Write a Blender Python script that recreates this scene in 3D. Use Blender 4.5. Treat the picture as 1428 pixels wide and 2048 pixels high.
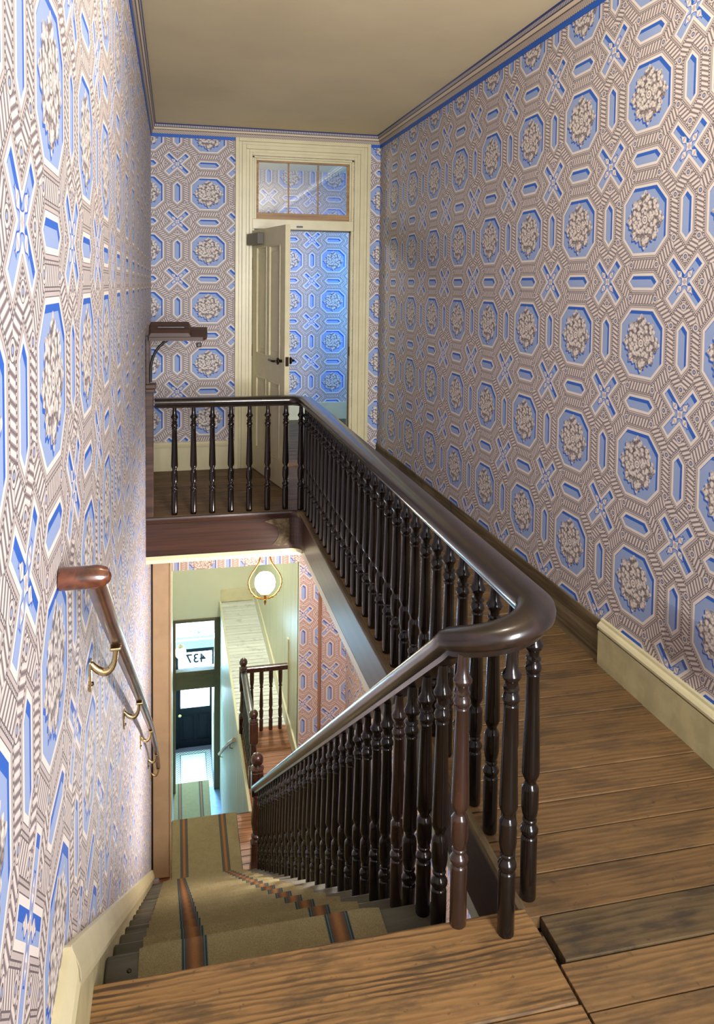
import bpy, bmesh, math, random
from mathutils import Vector, Matrix
random.seed(7)
for o in list(bpy.data.objects): bpy.data.objects.remove(o)
SC = bpy.context.scene
COL = SC.collection
PI = math.pi

# ------------------------------------------------------------------ camera
cam = bpy.data.cameras.new('camera')
co = bpy.data.objects.new('camera', cam); COL.objects.link(co)
cam.sensor_fit = 'HORIZONTAL'; cam.sensor_width = 36.0
cam.lens = 1572.94 / 1428 * 36.0
cam.shift_x = 0.0; cam.shift_y = -(1024 - 655.9) / 1428
cam.clip_start = 0.02; cam.clip_end = 100
R_ = Vector((0.974206, -0.225315, 0.012447)); U_ = Vector((0.0000088, 0.055198, 0.998475)); F_ = Vector((0.225659, 0.972721, -0.053776))
m = Matrix.Identity(4)
for i in range(3):
    m[i][0] = R_[i]; m[i][1] = U_[i]; m[i][2] = -F_[i]
m[0][3], m[1][3], m[2][3] = 0.0, 0.0, 1.55
co.matrix_world = m
SC.camera = co

# ------------------------------------------------------------------ world, lights, exposure
w = bpy.data.worlds.new('sky'); SC.world = w; w.use_nodes = True
bg = w.node_tree.nodes['Background']
bg.inputs[0].default_value = (0.72, 0.86, 1.0, 1); bg.inputs[1].default_value = 6.0
vs = SC.view_settings
vs.view_transform = 'Standard'; vs.look = 'None'; vs.gamma = 1.0; vs.use_curve_mapping = False
vs.exposure = 0.0

def area(name, loc, target, sx, sy, power, color):
    l = bpy.data.lights.new(name, 'AREA'); l.shape = 'RECTANGLE'; l.size = sx; l.size_y = sy
    l.energy = power; l.color = color
    o = bpy.data.objects.new(name, l); COL.objects.link(o); o.location = loc
    d = Vector(target) - Vector(loc)
    o.rotation_euler = d.to_track_quat('-Z', 'Y').to_euler()
    return o
def point(name, loc, r, power, color):
    l = bpy.data.lights.new(name, 'POINT'); l.shadow_soft_size = r; l.energy = power; l.color = color
    o = bpy.data.objects.new(name, l); COL.objects.link(o); o.location = loc
    return o
landing_light = area('added_light_landing', (1.15, -1.45, 1.70), (0.38, 5.0, 1.30), 0.9, 1.7, 83, (0.98, 0.98, 1.0)); landing_light.data.spread = 1.6  # area light added behind the camera; assumed daylight, no window is built there
area('assumed_blue_light_far_room', (2.75, 8.1, 1.5), (1.9, 8.9, 1.3), 0.6, 1.4, 42, (0.06, 0.38, 1.0))  # unseen blue light added at right of the far room, its window only assumed
point('far_room_fill', (0.3, 7.6, 2.3), 0.10, 36, (1.0, 0.93, 0.90))  # added neutral fill for the far room wall, no fixture behind it
area('front_door_daylight', (0.34, 13.62, -5.0), (0.34, 11.0, -6.3), 0.55, 1.5, 400, (0.40, 0.74, 1.0))
point('hall_fill', (1.16, 9.6, -0.62), 0.06, 150, (0.99, 0.99, 0.97))  # unseen fill added to brighten the hall beyond the opening
point('lower_hall_fill', (1.3, 4.4, -0.75), 0.10, 125, (1.0, 0.94, 0.89))  # added fill hidden under the gallery, brightens the pink walls

# ------------------------------------------------------------------ node helpers
class NT:
    def __init__(s, name):
        s.mat = bpy.data.materials.new(name); s.mat.use_nodes = True
        s.t = s.mat.node_tree; s.b = s.t.nodes['Principled BSDF']
    def node(s, typ, **kw):
        n = s.t.nodes.new(typ)
        for k, v in kw.items(): setattr(n, k, v)
        return n
    def put(s, sock, v):
        if isinstance(v, X): s.t.links.new(v.s, sock)
        elif isinstance(v, bpy.types.NodeSocket): s.t.links.new(v, sock)
        else: sock.default_value = v
    def math(s, op, *a):
        n = s.node('ShaderNodeMath', operation=op)
        for i, v in enumerate(a): s.put(n.inputs[i], v)
        return X(s, n.outputs[0])
    def coords(s, kind='Object'):
        n = s.node('ShaderNodeTexCoord'); sep = s.node('ShaderNodeSeparateXYZ')
        s.t.links.new(n.outputs[kind], sep.inputs[0])
        return [X(s, sep.outputs[i]) for i in range(3)]
    def vec(s, x, y, z=0.0):
        n = s.node('ShaderNodeCombineXYZ')
        for i, v in enumerate((x, y, z)): s.put(n.inputs[i], v)
        return n.outputs[0]
    def noise(s, vec, scale, detail=4, rough=0.55, dist=0.0):
        n = s.node('ShaderNodeTexNoise'); s.t.links.new(vec, n.inputs['Vector'])
        n.inputs['Scale'].default_value = scale; n.inputs['Detail'].default_value = detail
        n.inputs['Roughness'].default_value = rough; n.inputs['Distortion'].default_value = dist
        return X(s, n.outputs[0])
    def voronoi(s, vec, scale):
        n = s.node('ShaderNodeTexVoronoi', voronoi_dimensions='2D'); s.t.links.new(vec, n.inputs['Vector'])
        n.inputs['Scale'].default_value = scale
        return X(s, n.outputs['Distance'])
    def mix(s, f, a, b):
        n = s.node('ShaderNodeMix', data_type='RGBA')
        s.put(n.inputs[0], f)
        for sk, v in ((n.inputs[6], a), (n.inputs[7], b)):
            if isinstance(v, tuple): sk.default_value = (*v[:3], 1)
            else: s.put(sk, v)
        return n.outputs[2]
    def smooth(s, x, a, b):
        n = s.node('ShaderNodeMapRange', interpolation_type='SMOOTHSTEP')
        s.put(n.inputs[0], x); n.inputs[1].default_value = a; n.inputs[2].default_value = b
        return X(s, n.outputs[0])
    def rand(s):
        return X(s, s.node('ShaderNodeObjectInfo').outputs['Random'])
    def bump(s, h, strength=0.3, dist=0.01):
        n = s.node('ShaderNodeBump'); n.inputs['Strength'].default_value = strength; n.inputs['Distance'].default_value = dist
        s.put(n.inputs['Height'], h); s.t.links.new(n.outputs[0], s.b.inputs['Normal'])
    def out(s, col, rough=0.5, spec=0.5, metal=0.0, coat=0.0):
        if isinstance(col, tuple): s.b.inputs['Base Color'].default_value = (*col[:3], 1)
        else: s.put(s.b.inputs['Base Color'], col)
        s.put(s.b.inputs['Roughness'], rough)
        s.b.inputs['Specular IOR Level'].default_value = spec
        s.b.inputs['Metallic'].default_value = metal
        s.b.inputs['Coat Weight'].default_value = coat
        s.b.inputs['Coat Roughness'].default_value = 0.12
        return s.mat
class X:
    def __init__(s, t, sock): s.t = t; s.s = sock
    def __add__(s, o): return s.t.math('ADD', s, o)
    __radd__ = __add__
    def __sub__(s, o): return s.t.math('SUBTRACT', s, o)
    def __rsub__(s, o): return s.t.math('SUBTRACT', o, s)
    def __mul__(s, o): return s.t.math('MULTIPLY', s, o)
    __rmul__ = __mul__
    def __truediv__(s, o): return s.t.math('DIVIDE', s, o)
    def abs(s): return s.t.math('ABSOLUTE', s)
    def max(s, o): return s.t.math('MAXIMUM', s, o)
    def min(s, o): return s.t.math('MINIMUM', s, o)
    def lt(s, o): return s.t.math('LESS_THAN', s, o)
    def gt(s, o): return s.t.math('GREATER_THAN', s, o)
    def sin(s): return s.t.math('SINE', s)
    def cos(s): return s.t.math('COSINE', s)
    def floor(s): return s.t.math('FLOOR', s)
    def sqrt(s): return s.t.math('SQRT', s)
def lin(r, g, b):
    f = lambda c: (c / 255 / 12.92) if c / 255 <= 0.04045 else ((c / 255 + 0.055) / 1.055) ** 2.4
    return (f(r), f(g), f(b))

# ------------------------------------------------------------------ wallpaper (flat print)
def wallpaper(name, axis, u0, v0, pal, flip=1.0):
    n = NT(name); c = n.coords()
    U = (c[axis] - u0) * (flip / 0.5); V = (c[2] - v0) / 0.4656
    def wrap(a): return a - (a + 0.5).floor()
    def panels(x, y):
        ax, ay = x.abs(), y.abs()
        a = ax.max(ay); b = ax.min(ay)
        flat = a - 0.265; diag = (a + b - 0.404) * 0.7071
        do = flat.max(diag)
        dx = 0.5 - a; dy = 0.5 - b
        dh = (dx - 0.047).max((dx + b - 0.172) * 0.7071)
        al = (dx + dy) * 0.7071; ac = (dy - dx) * 0.7071
        dX = (al - 0.222).max(ac - 0.036)
        return dict(a=a, b=b, do=do, dh=dh, dX=dX, d=do.min(dh).min(dX), flat=flat, diag=diag, al=al, ac=ac)
    x, y = wrap(U), wrap(V)
    P = panels(x, y)
    Q = panels(wrap(U + 0.022), wrap(V + 0.028))
    d = P['d']
    # moulding lines
    isflat = P['flat'].gt(P['diag'])
    sx = x.gt(0.0) * 2.0 - 1.0; sy = y.gt(0.0) * 2.0 - 1.0
    isv = x.abs().gt(y.abs())
    side = isv * (sx * y) - (1.0 - isv) * (sy * x)
    s = isflat * side + (1.0 - isflat) * (sx * sy * (y.abs() - x.abs()) * 0.7071 + 0.013)
    away = P['do'].gt(P['dh'].max(P['dX']))
    s = away * P['al'] + (1.0 - away) * s
    wv = away * P['ac'] + (1.0 - away) * P['do']
    ph2 = s * (2 * PI * 27) + wv * (2 * PI * 11)
    rope = n.smooth(ph2.sin(), -0.45, 0.25)
    col = n.mix(rope, pal['dark'], pal['strand'])
    gap = n.smooth(ph2.sin(), -0.7, -0.95)
    col = n.mix(gap * 0.8, col, pal['line'])
    hi = n.smooth((ph2 - 0.5).sin(), 0.55, 0.95)
    col = n.mix(hi * 0.7, col, pal['cream'])
    col = n.mix(d.lt(0.059), col, pal['line'])
    bead = n.smooth((s * (2 * PI * 52)).sin(), -0.4, 0.4)
    beadc = n.mix(bead, pal['line'], pal['cream'])
    col = n.mix(d.lt(0.054), col, beadc)
    col = n.mix(d.lt(0.045), col, pal['line'])
    col = n.mix(d.lt(0.040), col, pal['mid'])
    col = n.mix(d.lt(0.026), col, pal['line'])
    col = n.mix(d.lt(0.0225), col, pal['cream'])
    # little rings on the cable crossings
    for cx, cy in ((0.5, 0.312), (0.362, 0.163)):
        ex = P['a'] - cx; ey = P['b'] - cy
        r = (ex * ex + ey * ey).sqrt()
        col = n.mix(r.lt(0.034), col, pal['line'])
        col = n.mix(r.lt(0.030), col, pal['strand'])
        col = n.mix(r.lt(0.018), col, pal['line'])
        col = n.mix(r.lt(0.010), col, pal['blue'])
    # sunk blue panels with printed shade line
    blue = n.mix(Q['d'].gt(0.0), pal['blue'], pal['deep'])
    inside = d.lt(0.0)
    col = n.mix(inside, col, blue)
    # rosette with scalloped outline
    def rosette(x, y):
        r = (x * x + y * y).sqrt()
        th = n.math('ARCTAN2', y, x)
        R = 0.207 + 0.017 * (th * 8.0).cos() + 0.010 * (th * 24.0).cos() + 0.008 * (th * 4.0).cos()
        return r, th, r - R
    r2, t2, sh = rosette(x + 0.012, y + 0.016)
    col = n.mix(sh.lt(0.0) * inside, col, pal['deep'])
    r, th, fl = rosette(x, y)
    vo = n.voronoi(n.vec(x, y), 24.0); vo2 = n.voronoi(n.vec(x + 0.31, y), 52.0)
    pet = (th * 8.0 + (r * 40.0).sin() * 0.8).cos() * (r * (2 * PI * 15) + 0.8).sin()
    shade = n.smooth(vo, 0.36, 0.62) * 0.75 + n.smooth(vo2, 0.35, 0.62) * 0.35 + n.smooth(pet, 0.35, 0.8) * 0.40
    rc = n.mix(shade.min(1.0), pal['cream'], pal['line'])
    rim = n.smooth(fl, -0.012, 0.0)
    rc = n.mix(rim * 0.5, rc, pal['mid'])
    rc = n.mix(r.lt(0.040), rc, pal['line'])
    rc = n.mix(r.lt(0.033), rc, pal['cream'])
    rc = n.mix(r.lt(0.018), rc, pal['dark'])
    rc = n.mix(r.lt(0.009), rc, pal['cream'])
    col = n.mix(fl.lt(0.0), col, rc)
    # leaf cross in the middle of each X
    lw = 0.0155 + 0.0105 * (P['al'] * (2 * PI / 0.075) + 1.2).sin()
    leaf = P['ac'].lt(lw) * P['al'].lt(0.125)
    leafo = P['ac'].lt(lw + 0.007) * P['al'].lt(0.132) * inside
    col = n.mix(leafo, col, pal['deep'])
    lc = n.mix(n.smooth((P['al'] * (2 * PI / 0.0375)).sin(), -0.2, 0.6), pal['cream'], pal['mid'])
    col = n.mix(leaf * inside, col, lc)
    grain = n.noise(n.vec(c[0], c[1], c[2]), 260.0, 2)
    col = n.mix((grain - 0.5).abs() * 0.35, col, pal['mid'])
    return n.out(col, 0.62, 0.25)
PAL = dict(cream=lin(236, 226, 218), strand=lin(222, 210, 205), mid=lin(198, 185, 181), dark=lin(150, 137, 137), line=lin(110, 99, 102),
           blue=lin(152, 172, 214), deep=lin(40, 98, 194))
PINK = dict(cream=lin(244, 226, 219), strand=lin(236, 212, 204), mid=lin(220, 187, 178), dark=lin(188, 151, 145), line=lin(160, 125, 122),
            blue=lin(168, 182, 224), deep=lin(92, 110, 190))
WP_R = wallpaper('wallpaper_right', 1, 2.660, 1.345, PAL, -1.0)
WP_L = wallpaper('wallpaper_left', 1, 1.320, 1.392, PAL)
WP_B = wallpaper('wallpaper_back', 0, 0.270, 1.355, PAL)
WP_D = wallpaper('wallpaper_far_room', 0, 1.777, 1.832, PAL)
WP_P = wallpaper('wallpaper_pink', 0, 1.804, -2.189, PINK)
WP_P2 = wallpaper('wallpaper_pink_narrow', 0, 1.524, -2.040, PINK)
WP_P3 = wallpaper('wallpaper_pink_header', 0, 0.265, -1.200, PINK)
WP_PR = wallpaper('wallpaper_pink_side', 1, 3.0, -2.189, PINK)

# ------------------------------------------------------------------ other materials
def paint(name, rgb, rough=0.4, wear=0.05, scale=6.0, spec=0.5, bump=0.12):
    n = NT(name); c = n.coords()
    v = n.vec(*c)
    a = n.noise(v, scale, 5); b = n.noise(v, scale * 9, 3)
    dk = tuple(k * (1 - 3 * wear) for k in rgb)
    col = n.mix(n.smooth(a, 0.35, 0.7), rgb, dk)
    n.bump(b, bump, 0.004)
    return n.out(col, rough, spec)
def wood(name, light, dark, axis=0, rough=0.5, freq=40.0, long=1.2, coat=0.0, spec=0.4, contrast=(0.35, 0.65), bump=0.15, blotch=None, rnd=0.25):
    n = NT(name); c = n.coords()
    rr = n.rand()
    sc = [freq, freq, freq]
    if axis == 9: sc = [long, long, freq]
    else: sc[axis] = long
    v = n.vec(*[c[i] * sc[i] + rr * (7.0 * (i + 1)) for i in range(3)])
    g = n.noise(v, 1.0, 5, 0.6, 0.6)
    col = n.mix(n.smooth(g, *contrast), light, dark)
    if blotch:
        bl = n.noise(n.vec(*c), 5.0, 5, 0.65)
        col = n.mix(n.smooth(bl, 0.52, 0.72) * 0.75, col, blotch)
    hsv = n.node('ShaderNodeHueSaturation'); n.put(hsv.inputs['Value'], rr * (2 * rnd) + (1 - rnd)); n.put(hsv.inputs['Color'], col)
    if bump: n.bump(g, bump, 0.003)
    return n.out(hsv.outputs[0], rough, spec, 0, coat)
M = {}
M['cream'] = paint('cream_paint', lin(221, 211, 170), 0.35, 0.03)
M['cream_old'] = paint('cream_paint_worn', lin(205, 195, 150), 0.4, 0.09, 9.0)
M['ceiling'] = paint('ceiling_paint', lin(238, 222, 180), 0.75, 0.03, 1.2, 0.2, 0.05)
M['hall_cream'] = paint('hall_cream_paint', lin(226, 224, 196), 0.45, 0.02, 2.0)
M['hall_green'] = wood('hall_panel_paint', lin(214, 219, 200), lin(198, 204, 184), 2, 0.4, 30, 0.8, rnd=0.0)
M['casing_tan'] = paint('casing_tan_paint', lin(196, 166, 130), 0.45, 0.04)
M['well_panel'] = wood('white_washed_board', lin(226, 232, 232), lin(196, 204, 206), 2, 0.5, 45, 0.9, rnd=0.0)
M['frame_olive'] = paint('olive_frame_paint', lin(98, 88, 62), 0.4, 0.05)
M['rail'] = wood('dark_polished_wood', lin(44, 30, 24), lin(26, 20, 17), 1, 0.30, 30, 1.5, 0.55, 0.45, (0.3, 0.7), 0.03, rnd=0.05)
M['baluster'] = wood('dark_turned_wood', lin(32, 22, 17), lin(20, 15, 13), 2, 0.20, 30, 3, 0.0, 0.5, (0.3, 0.7), 0.03, rnd=0.35)
M['baluster_red'] = wood('red_brown_turned_wood', lin(62, 38, 28), lin(40, 27, 22), 2, 0.27, 30, 3, 0.5, 0.5, (0.3, 0.7), 0.03, rnd=0.1)
M['newel'] = wood('mahogany_newel', lin(78, 41, 28), lin(42, 25, 19), 2, 0.25, 24, 3, 0.5, 0.5, (0.3, 0.7), 0.03, rnd=0.1)
M['fascia'] = wood('mahogany_fascia', lin(70, 43, 30), lin(44, 28, 21), 9, 0.40, 40, 1.0, 0.15, 0.4, (0.3, 0.7), 0.05, rnd=0.02)
M['fascia_y'] = wood('mahogany_fascia_side', lin(72, 44, 31), lin(44, 28, 21), 9, 0.40, 40, 1.0, 0.12, 0.4, (0.3, 0.7), 0.05, rnd=0.02)
M['plank_red'] = wood('red_brown_floor_board', lin(168, 116, 82), lin(112, 72, 48), 0, 0.45, 30, 1.1, 0, 0.4, (0.4, 0.66), 0.2, lin(96, 60, 42), 0.15)
M['plank_white'] = wood('white_painted_board', lin(226, 230, 224), lin(176, 178, 172), 0, 0.5, 50, 0.8, 0, 0.4, (0.52, 0.75), 0.2, lin(176, 178, 172), 0.08)
M['joist'] = paint('shadow_timber', lin(60, 46, 34), 0.8, 0.1)
M['bare'] = wood('bare_weathered_board', lin(128, 112, 84), lin(84, 70, 50), 1, 0.7, 26, 1.4, 0, 0.2, (0.35, 0.65), 0.3, lin(70, 60, 46), 0.02)
M['tread'] = wood('grey_painted_tread', lin(92, 88, 76), lin(70, 66, 56), 0, 0.6, 20, 2, 0, 0.3, (0.35, 0.7), 0.15, lin(104, 94, 76), 0.1)
M['stand'] = wood('brown_stand_wood', lin(84, 58, 46), lin(56, 38, 31), 0, 0.45, 30, 2, 0, 0.4, rnd=0.05)
M['handrail'] = wood('red_brown_handrail', lin(106, 58, 36), lin(50, 30, 22), 1, 0.3, 26, 3.0, 0.4, 0.5, (0.35, 0.65), 0.05, rnd=0.02)
def lined(name, light, dark, freq, con, rough=0.6, blotch=None, amt=0.7, rnd=0.1, amp=0.08):
    n = NT(name); c = n.coords(); rr = n.rand()
    wv = n.noise(n.vec(c[0] * 1.0 + rr * 9.0, c[1] * 6.0 + rr * 5.0, c[2]), 1.0, 4, 0.6)
    w2 = n.noise(n.vec(c[0] * 5.0, c[1] * 90.0 + rr * 3.0, c[2]), 1.0, 5, 0.65)
    w3 = n.noise(n.vec(c[0] * 2.5 + 4.0, c[1] * 14.0 + rr * 7.0, c[2]), 1.0, 3, 0.6)
    ln = ((c[1] + wv * amp) * (2 * PI * freq)).sin() * 0.45 + w2 + (w3 - 0.5) * 1.6
    w4 = n.noise(n.vec(c[0] * 1.5 + rr * 2.0, c[1] * 7.0 + rr * 11.0, c[2]), 1.0, 3, 0.6)
    col = n.mix(n.smooth(ln, 0.45, 1.0) * con * (n.smooth(w4, 0.36, 0.60) * 0.8 + 0.2), light, dark)
    col = n.mix(n.smooth(w2, 0.45, 0.75) * 0.45, col, dark)
    if blotch:
        bl = n.noise(n.vec(c[0] * 1.6 + rr * 3.0, c[1] * 6.0, c[2]), 2.4, 6, 0.68)
        col = n.mix(n.smooth(bl, 0.46, 0.62) * amt, col, blotch)
        sp = n.noise(n.vec(*c), 38.0, 3, 0.6)
        col = n.mix(n.smooth(sp, 0.64, 0.72) * 0.7, col, blotch)
    hsv = n.node('ShaderNodeHueSaturation'); n.put(hsv.inputs['Value'], rr * (2 * rnd) + (1 - rnd)); n.put(hsv.inputs['Color'], col)
    n.bump(ln, 0.25, 0.002)
    return n.out(hsv.outputs[0], rough, 0.3)
M['plank'] = lined('old_floor_board', lin(124, 95, 60), lin(82, 62, 42), 55, 0.6, 0.55, lin(76, 62, 46), 0.6, 0.14)
M['nosing'] = lined('worn_pine_board', lin(142, 107, 66), lin(66, 50, 35), 62, 0.95, 0.6, lin(82, 66, 46), 0.75, 0.04)
M['plank_dark'] = lined('stained_floor_board', lin(98, 80, 54), lin(62, 50, 36), 50, 0.6, 0.6, lin(54, 48, 40), 0.8, 0.05)
M['strip'] = wood('pale_brown_strip', lin(168, 122, 102), lin(132, 92, 76), 2, 0.45, 40, 1.5, rnd=0.0)
def metal(name, rgb, rough):
    n = NT(name); c = n.coords(); a = n.noise(n.vec(*c), 90, 2)
    return n.out(n.mix(n.smooth(a, 0.3, 0.8) * 0.35, rgb, tuple(k * 0.6 for k in rgb)), rough, 0.5, 1.0)
M['brass'] = metal('polished_brass', lin(226, 204, 152), 0.25)
M['gilt'] = metal('gilt_bronze', lin(206, 148, 66), 0.3)
M['bronze'] = metal('dark_bronze', lin(74, 62, 52), 0.35)
M['iron'] = paint('black_iron', lin(26, 24, 26), 0.35, 0.02)
M['closer'] = paint('grey_closer_box', lin(96, 92, 82), 0.4, 0.02)
M['door_navy'] = paint('navy_door_paint', lin(4, 9, 24), 0.6, 0.05, 6.0, 0.2)
M['lintel'] = paint('grey_blue_stone', lin(150, 170, 180), 0.6, 0.03)
M['violet'] = paint('violet_rail_paint', lin(120, 110, 200), 0.5, 0.05)
M['black'] = paint('black_lettering', lin(8, 10, 16), 0.5, 0.0)
M['grey_letter'] = paint('grey_lettering', lin(120, 140, 150), 0.5, 0.0)
M['tile_blue'] = paint('blue_floor_slate', lin(120, 150, 190), 0.5, 0.06, 12)
def mosaic():
    n = NT('mosaic_tile'); c = n.coords()
    x, y = c[0], c[1]
    ex = (x - 0.30).abs(); ey = 13.30 - y
    d = (0.33 - ex).min(ey)          # distance in from the border
    chk = ((x * (2 * PI * 20)).sin() * (y * (2 * PI * 20)).sin()).gt(0.0)
    base = lin(222, 232, 232)
    g = n.noise(n.vec(x, y), 120, 2)
    col = n.mix(n.smooth(g, 0.3, 0.8) * 0.3, base, lin(190, 206, 210))
    col = n.mix(d.lt(0.13), col, lin(70, 92, 112))
    col = n.mix(d.lt(0.115), col, n.mix(chk, lin(230, 236, 236), lin(60, 74, 92)))
    col = n.mix(d.lt(0.04), col, lin(92, 86, 110))
    return n.out(col, 0.35)
M['mosaic'] = mosaic()
def emit(name, rgb, st):
    n = NT(name); n.b.inputs['Emission Color'].default_value = (*rgb, 1); n.b.inputs['Emission Strength'].default_value = st
    return n.out(rgb, 0.4)
M['globe'] = emit('lit_opal_glass', (1.0, 0.93, 0.82), 38.0)
M['globe_fill'] = emit('fill_globe_glow', (1.0, 0.94, 0.85), 62.0)  # glow of the added globe above the frame
M['globe2'] = emit('lit_opal_glass_small', (1.0, 0.93, 0.82), 9.0)
def glass(name, tint, refl, rough=0.02):
    n = NT(name); t = n.t
    tr = n.node('ShaderNodeBsdfTransparent'); tr.inputs[0].default_value = (*tint, 1)
    gl = n.node('ShaderNodeBsdfGlossy'); gl.inputs['Roughness'].default_value = rough
    mx = n.node('ShaderNodeMixShader'); lw = n.node('ShaderNodeLayerWeight'); lw.inputs[0].default_value = 0.5
    f = X(n, lw.outputs['Facing']); f2 = f * f
    n.put(mx.inputs[0], f2 * f2 * (0.9 - refl) + refl)
    t.links.new(tr.outputs[0], mx.inputs[1]); t.links.new(gl.outputs[0], mx.inputs[2])
    t.links.new(mx.outputs[0], t.nodes['Material Output'].inputs[0])
    return n.mat
M['glass'] = glass('old_window_glass', (0.94, 0.97, 1.0), 0.22)
M['glass_clear'] = glass('clear_door_glass', (0.95, 0.98, 1.0), 0.06)
M['acrylic'] = glass('clear_acrylic', (0.99, 0.99, 1.0), 0.05, 0.05)
def carpet(name, xs, half):
    n = NT(name); c = n.coords(); x = c[0]
    v = n.vec(*c)
    f = n.noise(v, 420, 3, 0.7); f2 = n.noise(v, 18, 3)
    base = n.mix(n.smooth(f, 0.3, 0.7), lin(150, 138, 102), lin(110, 100, 72))
    base = n.mix(n.smooth(f2, 0.4, 0.75) * 0.35, base, lin(116, 104, 74))
    d = (x - xs[0]).abs().min((x - xs[1]).abs()) / half
    col = n.mix(d.lt(1.0), base, lin(104, 104, 88))
    col = n.mix(d.lt(0.94), col, lin(40, 62, 68))
    col = n.mix(d.lt(0.80), col, lin(92, 94, 84))
    col = n.mix(d.lt(0.72), col, lin(58, 70, 74))
    st = n.mix(n.smooth(d, 0.05, 0.55), lin(142, 102, 62), lin(92, 70, 56))
    st = n.mix(n.smooth(f, 0.35, 0.75) * 0.4, st, lin(84, 58, 44))
    col = n.mix(d.lt(0.62), col, st)
    n.bump(f, 0.5, 0.004)
    return n.out(col, 0.95, 0.1)
M['carpet'] = carpet('striped_stair_carpet', (0.050, 0.432), 0.034)
M['carpet2'] = carpet('striped_hall_carpet', (0.079, 0.427), 0.034)
M['carpet3'] = carpet('striped_entry_carpet', (0.077, 0.399), 0.030)
def cornice_mat(axis):
    n = NT('beaded_border_%d' % axis); c = n.coords(); z = c[2]; u = c[axis]
    dz = 2.835 - z
    bead = (u * (2 * PI / 0.014)).sin()
    row = n.mix(n.smooth(bead, -0.3, 0.3), lin(88, 92, 120), lin(206, 196, 186))
    cable = n.smooth((u * (2 * PI / 0.02) + z * 500).sin(), -0.3, 0.5)
    col = n.mix(cable, lin(140, 126, 118), lin(206, 192, 176))
    col = n.mix(dz.lt(0.050), col, lin(96, 84, 76))
    col = n.mix(dz.lt(0.047), col, lin(214, 196, 172))
    col = n.mix(dz.lt(0.030), col, lin(60, 60, 78))
    col = n.mix(dz.lt(0.026), col, row)
    col = n.mix(dz.lt(0.010), col, lin(54, 62, 110))
    return n.out(col, 0.5, 0.3)
M['cornice_x'] = cornice_mat(0); M['cornice_y'] = cornice_mat(1)
M['blue_band'] = paint('blue_border_paper', lin(20, 92, 188), 0.5, 0.02)

# ------------------------------------------------------------------ mesh helpers
def box(bm, x0, x1, y0, y1, z0, z1, bev=0.0, seg=2):
    vs_ = [bm.verts.new((x, y, z)) for x in (x0, x1) for y in (y0, y1) for z in (z0, z1)]
    fs = [(0, 1, 3, 2), (4, 6, 7, 5), (0, 4, 5, 1), (2, 3, 7, 6), (0, 2, 6, 4), (1, 5, 7, 3)]
    faces = [bm.faces.new([vs_[i] for i in f]) for f in fs]
    if bev:
        es = list({e for f in faces for e in f.edges})
        bmesh.ops.bevel(bm, geom=es, offset=bev, segments=seg, affect='EDGES', profile=0.5)
def prism(bm, pts, axis, a0, a1):
    """pts: 2-D polygon in the two other axes (in xyz order), extruded along axis"""
    def mk(p, a):
        c = list(p); c.insert(axis, a); return bm.verts.new(c)
    A = [mk(p, a0) for p in pts]; B = [mk(p, a1) for p in pts]
    bm.faces.new(A); bm.faces.new(B[::-1])
    n = len(pts)
    for i in range(n): bm.faces.new((A[i], B[i], B[(i + 1) % n], A[(i + 1) % n]))
def lathe(bm, prof, cx=0, cy=0, cz=0, seg=16):
    rings = []
    for r, z in prof:
        rings.append([bm.verts.new((cx + r * math.cos(2 * PI * i / seg), cy + r * math.sin(2 * PI * i / seg), cz + z)) for i in range(seg)])
    for a, b in zip(rings, rings[1:]):
        for i in range(seg): bm.faces.new((a[i], a[(i + 1) % seg], b[(i + 1) % seg], b[i]))
    bm.faces.new(rings[0][::-1]); bm.faces.new(rings[-1])
def sweep(bm, path, prof, closed_path=False, up=Vector((0, 0, 1)), scales=None):
    path = [Vector(p) for p in path]; rings = []
    n = len(path)
    for i, p in enumerate(path):
        a = path[max(i - 1, 0)]; b = path[min(i + 1, n - 1)]
        if closed_path: a = path[(i - 1) % n]; b = path[(i + 1) % n]
        t = (b - a).normalized(); sd = t.cross(up)
        if sd.length < 1e-4: sd = Vector((1, 0, 0))
        sd.normalize(); u = sd.cross(t).normalized()
        k = scales[i] if scales else 1.0
        rings.append([bm.verts.new(p + sd * (x * k) + u * (z * k)) for x, z in prof])
    m_ = len(prof)
    rng = range(n) if closed_path else range(n - 1)
    for j in rng:
        a, b = rings[j], rings[(j + 1) % n]
        for i in range(m_): bm.faces.new((a[i], a[(i + 1) % m_], b[(i + 1) % m_], b[i]))
    if not closed_path:
        bm.faces.new(rings[0][::-1]); bm.faces.new(rings[-1])
def circ(r, n=10, sx=1.0, sz=1.0): return [(sx * r * math.cos(2 * PI * i / n), sz * r * math.sin(2 * PI * i / n)) for i in range(n)]
def obj(name, bm, mat, parent=None, smooth=False, **props):
    me = bpy.data.meshes.new(name)
    bmesh.ops.recalc_face_normals(bm, faces=bm.faces[:])
    bm.to_mesh(me); bm.free()
    me.materials.append(mat)
    if smooth:
        for p in me.polygons: p.use_smooth = True
        me.set_sharp_from_angle(angle=math.radians(48))
    o = bpy.data.objects.new(name, me); COL.objects.link(o)
    if parent:
        o.parent = parent; o.matrix_parent_inverse = Matrix.Translation(-Vector(parent.location))
    for k, v in props.items(): o[k] = v
    return o
def one(name, mat, parent=None, smooth=False, **kw):
    """decorator-less shorthand: one(name, mat)(lambda bm: ...)"""
    def f(fn):
        bm = bmesh.new(); fn(bm)
        return obj(name, bm, mat, parent, smooth, **kw)
    return f
def thing(name, label, cat, loc=(0, 0, 0), group=None, kind=None):
    o = bpy.data.objects.new(name, None); COL.objects.link(o); o.location = loc
    o['label'] = label; o['category'] = cat
    if group: o['group'] = group
    if kind: o['kind'] = kind
    o.empty_display_size = 0.1
    return o
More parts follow.
